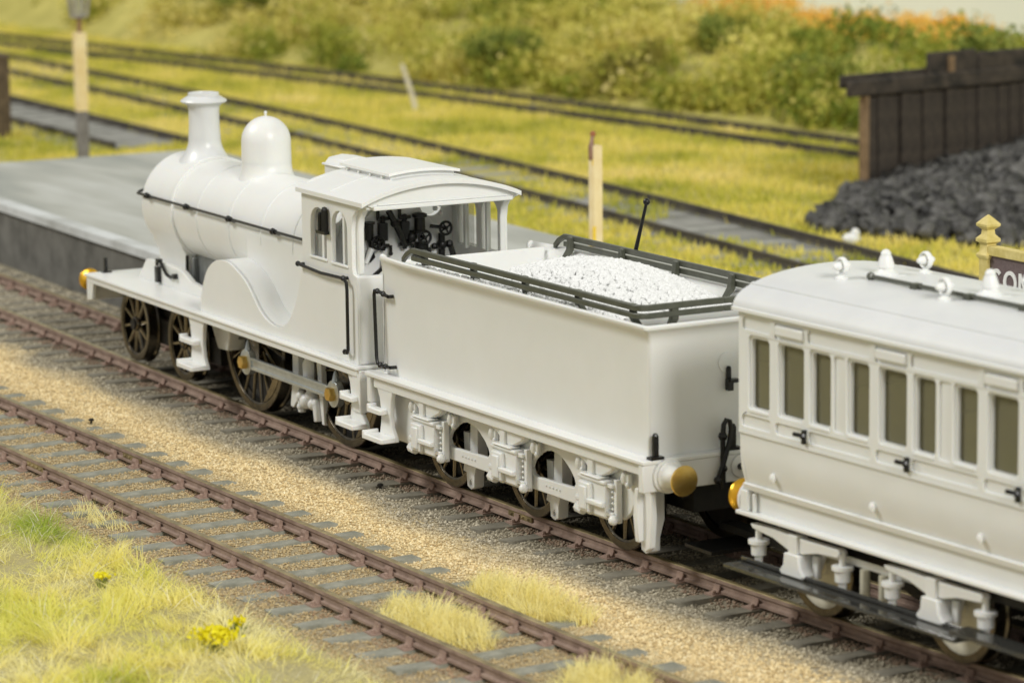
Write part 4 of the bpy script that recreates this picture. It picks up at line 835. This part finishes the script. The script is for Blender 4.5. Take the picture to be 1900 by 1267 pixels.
# ------------------------------------------------------------------ yard
ST_A = math.radians(97)
st = thing('coal_staithe', 'dark timber coal staithe of upright planks at the goods yard', 'coal bin', (-290.9, 260.9, -3), ST_A)
for i in range(27):      # x runs along the wall, -y faces the heap
    MB().box(-1.95, 1.95, -1.0, 1.0, 0, 29+random.uniform(-.3, .6)).build('plank', 'plank_dark', st, bevel=.35, loc=(i*4.05+1.6, random.uniform(-.45, .45), random.uniform(-.3, .3)), rot=(random.uniform(-.012, .012), random.uniform(-.006, .006), random.uniform(-.03, .03)))
MB().box(-8, 109, -2.7, -.9, 27.6, 31.8).build('top_rail', 'plank_dark', st, bevel=.5)
MB().box(-7.5, 109, .9, 2.4, 29.5, 33.0).build('back_rail', 'plank_dark', st, bevel=.4)
MB().box(-1.5, -.3, -2.0, .9, 0, 27.5).build('corner_post', 'plank_edge', st, bevel=.2)
for i, x in enumerate(np.arange(31, 104, 18.3)): MB().box(x-9.0, x+9.0, -.7, .6, 29.6, 37.0+random.uniform(-.5, .5)).build('upper_board', 'plank_dark', st, bevel=.6, rot=(0, random.uniform(-.01, .01), 0))
MB().box(28.8, 31.2, -1.4, .2, 31.5, 36).build('board_end', 'plank_edge', st, bevel=.2)
r3 = np.random.default_rng(11); n_c = 3800
hx = r3.uniform(-291, -196, n_c); hy = r3.uniform(210, 345, n_c)
toe = 212+np.maximum(0, hx+246)*.45+np.maximum(0, -246-hx)*.95+5*(vnoise(hx, hy, 10, 6)-.5)
kp = hy > toe; hx, hy, toe = hx[kp], hy[kp], toe[kp]; n_c = len(hx)
hz = np.clip((hy-toe)*.17, 0, 15)*np.clip(1.02-(hx+291)/105, 0, 1)+2.2*r3.random(n_c)-2.4
V_, F_, nv = lumps(np.stack([hx, hy, hz], -1), 1.1+2.0*r3.random(n_c)**1.6, .5, .8, 12)
tn = np.repeat((r3.uniform(.018, .13, n_c)[:, None]*np.array([1, .97, .9])), nv, 0)
tag(big_mesh('coal_heap', V_, F_, tn, 'lumps'), 'heap of dark coal lumps spilling from the timber staithe', 'coal')
_d = FW+RT*(1580-950)/FPX-UP*(450-633.5)/FPX; _p = CAM+_d*((-2.2-CAM[2])/_d[2])
ws = MB().ball((0, 0, 1.2), 1.75, 12, sq=(1.3, 1.0, .8)).ball((.9, 0, 2.3), 1.15, 12, sq=(1.0, .9, 1.25)).build('white_lump', 'white', None, loc=(_p[0], _p[1], -2.4), rot=(0, 0, 1.0))  # unidentified hen-like figure, reduced to a plain two-lobed lump
tag(ws, 'small white two-lobed lump beside the coal heap', 'lump')
tag(MB().tube([(0, 0, -1), (-.9, -1.4, 6), (-2.4, -4.0, 15.5)], [.95, .85, .7], 8).build('leaning_post', 'stick', None, loc=(-553, 268, -3)), 'thin pale post leaning in the turf by the far track', 'post')
tag(MB().prism([(-3.2, -3.2), (3.2, -3.2), (3.2, 3.2), (-3.2, 3.2)], 'z', -3, 22).box(-3.6, 3.6, -3.6, 3.6, 22, 23).build('gate_post', 'wood_brown', None, loc=(-560, 124, 0), bevel=.3), 'squat brown timber post at the edge of the platform turf', 'post')
for (x, y), lb in (((-40.8, -15.2), 'tiny black pin head on a sleeper end by the tender'), ((-118, -33.3), 'tiny black pin head in the sand beyond the empty siding')):
    tag(MB().lathe([(0, -.4), (.3, -.4), (.3, .3), (.75, .45), (.8, .75), (.45, 1.0), (0, 1.05)], 'z', n=14).xf(0, Matrix.Scale(.7, 4)).build('track_pin', 'black', None, loc=(x, y, -2.3)), lb, 'pin')

# ------------------------------------------------------------------ bank and backdrop
def bank_z(x, y):
    y0 = 300+.065*np.clip(x+800, -400, 600)+25*0
    d = y-y0
    crest = 17+25*np.clip((-640-x)/260, 0, 1.5)
    z = -3+(np.clip(d/78, 0, 1)**.8-np.clip((d-105)/70, 0, 1))*crest
    return z+np.clip(d/30, 0, 1)*(7*(vnoise(x, y, 34, 21)-.45)+4*(vnoise(x, y, 13, 22)-.5))
bxs = np.arange(-1700, 60, 9.0); bys = np.arange(285, 512, 8.0)
X, Y = np.meshgrid(bxs, bys, indexing='ij'); Z = bank_z(X, Y)
nx, ny = X.shape; ii = np.arange(nx*ny).reshape(nx, ny)
fc = np.stack([ii[:-1, :-1], ii[1:, :-1], ii[1:, 1:], ii[:-1, 1:]], -1).reshape(-1, 4)
me = bpy.data.meshes.new('embankment'); me.from_pydata(np.stack([X, Y, Z], -1).reshape(-1, 3).tolist(), [], fc.tolist()); me.materials.append(MAT['bank_soil']); me.polygons.foreach_set('use_smooth', [True]*len(me.polygons))
tag(obj('embankment', me), kind='structure')
sk = MB().box(-2300, 900, 520, 524, -60, 500); tag(sk.build('sky', 'sky_paint'), kind='structure')

# ------------------------------------------------------------------ vegetation
def quads(c, size, tint, name, matname, seed, up=.3):
    """leaf clumps: small randomly turned quads"""
    r_ = np.random.default_rng(seed); n_ = len(c)
    a = r_.normal(size=(n_, 3)); a /= np.linalg.norm(a, axis=1)[:, None]; b = r_.normal(size=(n_, 3)); b[:, 2] += up; b -= (a*b).sum(1)[:, None]*a; b /= np.linalg.norm(b, axis=1)[:, None]
    s = np.asarray(size).reshape(-1, 1)
    V = np.stack([c-a*s*.5, c+b*s*.15+a*0-b*s*.5, c+a*s*.5, c+b*s*.6], 1).reshape(-1, 3)
    F_ = np.arange(n_*4).reshape(n_, 4)
    return big_mesh(name, V, F_, np.repeat(tint, 4, 0), matname)
def palette(t, stops):
    """piecewise linear colour of t in 0..1"""
    p = np.array([s[0] for s in stops]); c = np.array([s[1] for s in stops]); return np.stack([np.interp(t, p, c[:, k]) for k in range(3)], -1)
r4 = np.random.default_rng(23)
nq = 700; cxb = np.where(r4.random(nq) < .1, r4.uniform(-230, 100, nq), r4.uniform(-1300, -230, nq)); cyb = np.where(cxb > -700, r4.uniform(300, 414, nq), r4.uniform(300, 440, nq)); crb = r4.uniform(5, 13, nq); cyb = np.maximum(cyb, t3c(cxb)+17+crb*1.15); per = 330
which = np.repeat(np.arange(nq), per); dirv = r4.normal(size=(nq*per, 3)); dirv /= np.linalg.norm(dirv, axis=1)[:, None]; rad_ = r4.random(nq*per)**.22
off = dirv*rad_[:, None]*crb[which][:, None]*np.array([1.15, 1.0, .85])*(1+.35*np.sin(dirv[:, :1]*7+which[:, None]))
cc = np.stack([cxb, cyb, bank_z(cxb, cyb)+crb*.25], -1)[which]+off
kind_ = np.clip(.5*vnoise(cxb, cyb, 55, 31)+.55*r4.random(nq)-.02, 0, 1)
tint = palette(np.clip(kind_[which]+r4.normal(0, .09, nq*per), 0, 1), [(0, (.09, .15, .012)), (.18, (.17, .23, .022)), (.38, (.36, .38, .045)), (.6, (.56, .52, .09)), (.8, (.74, .66, .17)), (1, (.82, .70, .28))])
ok = cc[:, 2] > bank_z(cc[:, 0], cc[:, 1])-.5
tag(quads(cc[ok], r4.uniform(1.0, 2.5, ok.sum()), tint[ok], 'scrub', 'leaves', 50), 'olive and green scrub covering the far bank', 'scrub')
def shrub(label, px_x, px_y, y, rad, hgt_, stops, n_=1600, seed=0, gap=.0):
    """a shrub with stems and a loose crown, rooted on the bank where the sight line of the spot meets it"""
    a = CAM; d = FW+RT*(px_x-950)/FPX-UP*(px_y-633.5)/FPX; p = a+d*((y-a[1])/d[1])
    x = p[0]; z = float(bank_z(np.array([x]), np.array([y]))[0])
    t = thing('shrub', label, 'shrub', (x, y, z-1))
    r_ = np.random.default_rng(seed)
    mb = MB()
    for k in range(5):
        a_ = r_.uniform(0, 6.28); q = rad*.5*r_.random(); mb.tube([(0, 0, -1), (q*.4*math.cos(a_), q*.4*math.sin(a_), hgt_*.4), (q*math.cos(a_), q*math.sin(a_), hgt_*.85)], [.7, .5, .2], 6)
    mb.build('stem', 'wood_brown', t)
    lob = r_.normal(size=(9, 3))*np.array([rad*.42, rad*.42, hgt_*.2])+np.array([0, 0, hgt_*.6])
    c = lob[r_.integers(0, 9, n_)]+r_.normal(size=(n_, 3))*np.array([rad*.24, rad*.24, hgt_*.15]); c[:, 2] = np.abs(c[:, 2])
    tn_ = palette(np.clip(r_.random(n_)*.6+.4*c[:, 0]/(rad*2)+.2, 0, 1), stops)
    o = quads(c, r_.uniform(1.2, 2.4, n_), tn_, 'crown', 'leaves', seed+1); o.parent = t
    del o['kind']
    return t
GR = [(0, (.08, .12, .016)), (.5, (.20, .25, .035)), (1, (.45, .45, .09))]; OL = [(0, (.12, .12, .02)), (.5, (.32, .29, .05)), (1, (.5, .43, .1))]; ORG = [(0, (.66, .38, .05)), (.5, (.92, .58, .09)), (1, (.97, .74, .28))]
shrub('dark green bush low on the bank above the cab roof', 945, 150, 330, 13, 15, GR, 1900, 61)
shrub('dark green bush at the bank foot left of the coal staithe', 1500, 175, 352, 12, 12, GR, 1500, 62)
shrub('deep green bush on the bank between chimney and dome', 470, 40, 330, 14, 12, GR, 1600, 63)
shrub('olive bush bulging over the far track', 1165, 180, 332, 11, 13, OL, 1500, 64)
shrub('tall green bush at the top right corner beyond the staithe', 1835, 70, 372, 11, 20, GR, 1800, 65)
shrub('green bush on the upper bank beside the orange shrubs', 1330, 60, 385, 12, 12, GR, 1400, 66)
for k, (sx_, lb) in enumerate(((1390, 'orange shrub at the crest, leftmost of the orange row'), (1520, 'orange shrub at the crest, second of the orange row'), (1610, 'bright orange shrub at the crest, third of the orange row'), (1740, 'pale orange shrub at the crest nearest the pale sky'))):
    shrub(lb, sx_, 22+k*2, 444, 21, 14, ORG, 3400, 70+k)
def blades(x, y, z, ln, wd, tint, name, seed, lean=.5, segs=3, matname='blades', kind='stuff', swirl=0):
    r_ = np.random.default_rng(seed); n_ = len(x); a = r_.uniform(0, 2*PI, n_); le = np.abs(r_.normal(0, lean, n_))
    if swirl: a = 4*PI*vnoise(x, y, swirl, 77)+r_.normal(0, .75, n_); le = np.clip(lean*(.35+1.1*vnoise(x, y, swirl*.8, 78))+r_.normal(0, .25, n_), .02, 1.4)
    dx, dy = np.cos(a)*np.sin(np.clip(le, 0, 1.45)), np.sin(a)*np.sin(np.clip(le, 0, 1.45)); dz = np.cos(np.clip(le, 0, 1.45))
    wa = r_.uniform(0, PI, n_); wx, wy = np.cos(wa), np.sin(wa)
    rows = []
    for k in range(segs+1):
        t_ = k/segs; cur = t_**1.7
        px2, py2, pz2 = x+dx*ln*t_*(.6+.5*cur), y+dy*ln*t_*(.6+.5*cur), z+dz*ln*(t_-.18*cur*le)
        w2 = wd*(1-t_*.8)*.5
        rows += [np.stack([px2-wx*w2, py2-wy*w2, pz2], -1), np.stack([px2+wx*w2, py2+wy*w2, pz2], -1)]
    V = np.stack(rows, 1); nv_ = 2*(segs+1); V = V.reshape(-1, 3)
    base_ = (np.arange(n_)*nv_)[:, None, None]; F0 = np.array([[2*k, 2*k+1, 2*k+3, 2*k+2] for k in range(segs)])[None]
    F_ = (base_+F0).reshape(-1, 4)
    tn_ = np.repeat(tint, nv_, 0)
    return big_mesh(name, V, F_, tn_, matname, kind)
STRAW = [(0, (.34, .42, .03)), (.22, (.62, .66, .09)), (.45, (.90, .86, .22)), (.75, (.97, .88, .32)), (1, (.99, .94, .55))]
# foreground turf
n_ = 260000; gx_ = r4.uniform(-170, 150, n_); gy_ = r4.uniform(-150, -62, n_)
edge = -67-6*(vnoise(gx_, gy_*0, 12, 80)-.3)-np.clip((gx_+70)/40, 0, 1)*1.0-np.clip((gx_-10)/50, 0, 1)*1.0
dens = np.clip((edge-gy_)/5, 0, 1)*(.35+.65*vnoise(gx_, gy_, 7, 81)); pxx, pyy, _ = to_px(gx_, gy_, gx_*0)
inv = (pxx > -120) & (pyy < 1400); keep = (r4.random(n_) < dens*np.where(inv, .85, .22)); gx_, gy_ = gx_[keep], gy_[keep]
hm = .6*vnoise(gx_, gy_, 9, 82)+.4*vnoise(gx_, gy_, 4, 86); gn = vnoise(gx_, gy_, 13, 83); n_ = len(gx_)
tint = palette(np.clip(.95*gn+.30*r4.random(n_)-.02, 0, 1), STRAW)
dpx, dpy, _ = to_px(gx_, gy_, gx_*0+1.0)
gcl = np.exp(-((dpx-70)/75)**2-((dpy-945)/45)**2)[:, None]
tint = tint*(1-.75*gcl)+.75*gcl*np.array([.26, .40, .03])
ln_ = 1.6+5.2*hm**1.5*(.35+.65*r4.random(n_))+r4.random(n_)*1.4; lng = r4.random(n_) < .012; ln_[lng] += r4.uniform(2.5, 5.5, lng.sum())
tint[r4.random(n_) < .05] = (.95, .93, .78)
tag(blades(gx_, gy_, np.full(n_, -3.0)+hm*1.2, ln_, r4.uniform(.09, .22, n_), tint, 'grass', 90, 1.25, swirl=4.5), 'pale straw and green static grass in the front corner', 'grass')
# tufts of straw by the siding
def tuft(label, cx, cy, rx, ry, n_, seed, h=6.4):
    r_ = np.random.default_rng(seed); a = r_.uniform(0, 2*PI, n_); q = np.sqrt(r_.random(n_)); x = cx+rx*q*np.cos(a)*(1+.15*np.sin(3*a)); y = cy+ry*q*np.sin(a)
    tn_ = palette(np.clip(.35+.5*r_.random(n_), 0, 1), [(0, (.84, .74, .18)), (.5, (.97, .87, .36)), (1, (.99, .95, .62))])
    z = np.full(n_, -2.9)
    o = blades(x, y, z, h*(1-.5*q)*r_.uniform(.6, 1.15, n_), r_.uniform(.1, .2, n_), tn_, 'grass_tuft', seed+1, .8, kind=None, swirl=3.2)
    return tag(o, label, 'grass tuft', 'straw tufts beside the siding rails')
tuft('straw coloured tuft growing between the rails of the empty siding', 43.5, -51.5, 13, 6.2, 2600, 101)
tuft('yellow straw tuft between the siding and the running line', 38, -33.5, 14.5, 5.8, 2600, 103)
tuft('straw tuft between the siding rails at the lower picture edge', 83, -47, 9, 6.5, 1700, 105)
tuft('thin straw wisps at the siding rail beside the turf', -44, -63.5, 9, 3.5, 260, 107, 5)
def flower(label, x, y, z, r, n_, seed):
    r_ = np.random.default_rng(seed); t = thing('flower_clump', label, 'flowers', (x, y, -2.5))
    c = r_.normal(size=(n_, 3))*np.array([r, r*.8, r*.25])+np.array([0, 0, z]); tn_ = palette(r_.random(n_), [(0, (.80, .70, .0)), (1, (.95, .88, .03))])
    o = quads(c, r_.uniform(.5, 1.0, n_), tn_, 'blossom', 'leaves', seed+1); o.parent = t; del o['kind']
    q = r_.uniform(-r, r, (60, 2)); o = blades(q[:, 0], q[:, 1], np.zeros(60), np.full(60, z), np.full(60, .2), np.tile(np.array([[.12, .2, .02]]), (60, 1)), 'stalks', seed+2, .25, kind=None); o.parent = t
def at_ground(px_x, px_y, z):
    d = FW+RT*(px_x-950)/FPX-UP*(px_y-633.5)/FPX; p = CAM+d*((z-CAM[2])/d[2]); return p[0], p[1]
fx, fy = at_ground(400, 1168, 1.0); flower('largest yellow flower clump in the front grass', fx, fy, 2.9, 1.5, 420, 120)
fx, fy = at_ground(190, 1056, 1.0); flower('small yellow flower clump in the grass near the left edge', fx, fy, 2.6, .7, 60, 124)
fx, fy = at_ground(440, 1135, 1.0); flower('tiny yellow flower clump behind the largest clump', fx, fy, 2.4, .6, 45, 126)
# background turf between the yard tracks
n_ = 215000; gx_ = r4.uniform(-1000, 260, n_); gy_ = r4.uniform(104, 345, n_)
bad = np.zeros(n_, bool)
for fn, hw in ((t2c, 11.5), (t1c, 11.5), (t3c, 7.5)):
    dd = gy_-fn(gx_); m1 = vnoise(gx_, gy_, 22, 140)
    inside = np.abs(dd) < hw
    if fn is t1c: inside &= gx_ < -508
    if fn is t2c: inside &= (m1 > np.where(gx_ < -330, .80, .34))
    if fn is t3c: inside &= m1 > .62
    bad |= inside
    for s in (-1, 1):
        rl = np.abs(dd-s*(hw+(.8 if fn is not t3c else 2.6))-.4) < 1.1
        if fn is t1c: rl &= gx_ < -505
        bad |= rl
bad |= ((gx_ > -291) & (gy_ > 213+np.maximum(0, gx_+246)*.45+np.maximum(0, -246-gx_)*.95)) | ((gx_ > -384) & (gy_ < 113))
pxx, pyy, _ = to_px(gx_, gy_, gx_*0); keep = ~bad & (pxx > -300) & (pyy > -60) & ((pxx < 1980) | (r4.random(len(gx_)) < .45)); gx_, gy_ = gx_[keep], gy_[keep]; n_ = len(gx_)
g1 = vnoise(gx_, gy_, 24, 142); g2 = vnoise(gx_, gy_, 8, 143)
tint = palette(np.clip(.8*g1+.45*g2+.3*r4.random(n_)-.28, 0, 1), [(0, (.30, .33, .03)), (.3, (.58, .56, .08)), (.6, (.84, .74, .16)), (1, (.95, .80, .32))])
tag(blades(gx_, gy_, np.full(n_, -3.2), r4.uniform(1.3, 3.1, n_), r4.uniform(.5, 1.1, n_), tint, 'turf', 150, .6, segs=1), 'yellow green turf between the goods yard tracks', 'turf')
# ballast grit
n_ = 210000; x = r4.uniform(-330, 140, n_); y = r4.uniform(-72, 24, n_)
pxx, pyy, _ = to_px(x, y, x*0-3); keep = (pxx > -20) & (pxx < 1920) & (pyy < 1290) & (y < main_c(x)+19); x, y = x[keep], y[keep]; n_ = len(x)
sz = r4.uniform(.12, .33, n_)
sand = np.clip((-(y-main_c(x)+2)-15.5+9*(vnoise(x, y, 16, 160)-.5))/6, 0, 1)
sand_c = palette(r4.random(n_), [(0, (.46, .35, .19)), (.25, (.74, .61, .36)), (.7, (.88, .76, .48)), (1, (.95, .89, .68))]); ash_c = palette(r4.random(n_), [(0, (.17, .145, .10)), (.4, (.34, .30, .215)), (.8, (.46, .41, .30)), (1, (.66, .60, .46))])
rust = (np.minimum(np.abs(np.abs(y-main_c(x))-9.5), np.abs(np.abs(y-front_c(x))-9.3)) < 2.2)[:, None]*.55
tint = ash_c*(1-sand[:, None])+sand_c*np.array([.96, .90, .78])*sand[:, None]; dirt = np.clip((-y-31+8*(vnoise(x, y, 14, 161)-.5))/7, 0, 1)[:, None]; tint = tint*(1-dirt*np.array([.34, .36, .38])); tint = tint*(1-rust)+rust*np.array([.30, .17, .11])*(.5+r4.random((n_, 1)))
octv = np.array([(1, 0, 0), (-1, 0, 0), (0, 1, 0), (0, -1, 0), (0, 0, 1), (0, 0, -1)], float); octf = np.array([(0, 2, 4), (2, 1, 4), (1, 3, 4), (3, 0, 4), (2, 0, 5), (1, 2, 5), (3, 1, 5), (0, 3, 5)])
V = octv[None]*(1+r4.uniform(-.4, .4, (n_, 6, 1))); a = r4.uniform(0, 6.28, n_); c, s = np.cos(a)[:, None], np.sin(a)[:, None]; V = np.stack([V[..., 0]*c-V[..., 1]*s, V[..., 0]*s+V[..., 1]*c, V[..., 2]*.8], -1)
V[..., 0] += V[..., 2]*.35
gz = -2.72+.35*(vnoise(x, y, 9, 1)-.5)+.25*(vnoise(x, y, 3.5, 2)-.5)
sz = sz*np.where(y < -31, .8, 1.0)
V = V*sz[:, None, None]+np.stack([x, y, gz+.12], -1)[:, None]
tag(big_mesh('ballast', V.reshape(-1, 3), (octf[None]+(np.arange(n_)*6)[:, None, None]).reshape(-1, 3), np.repeat(tint, 6, 0), 'grit'), 'loose grit ballast, dark by the train and sandy by the siding', 'ballast')
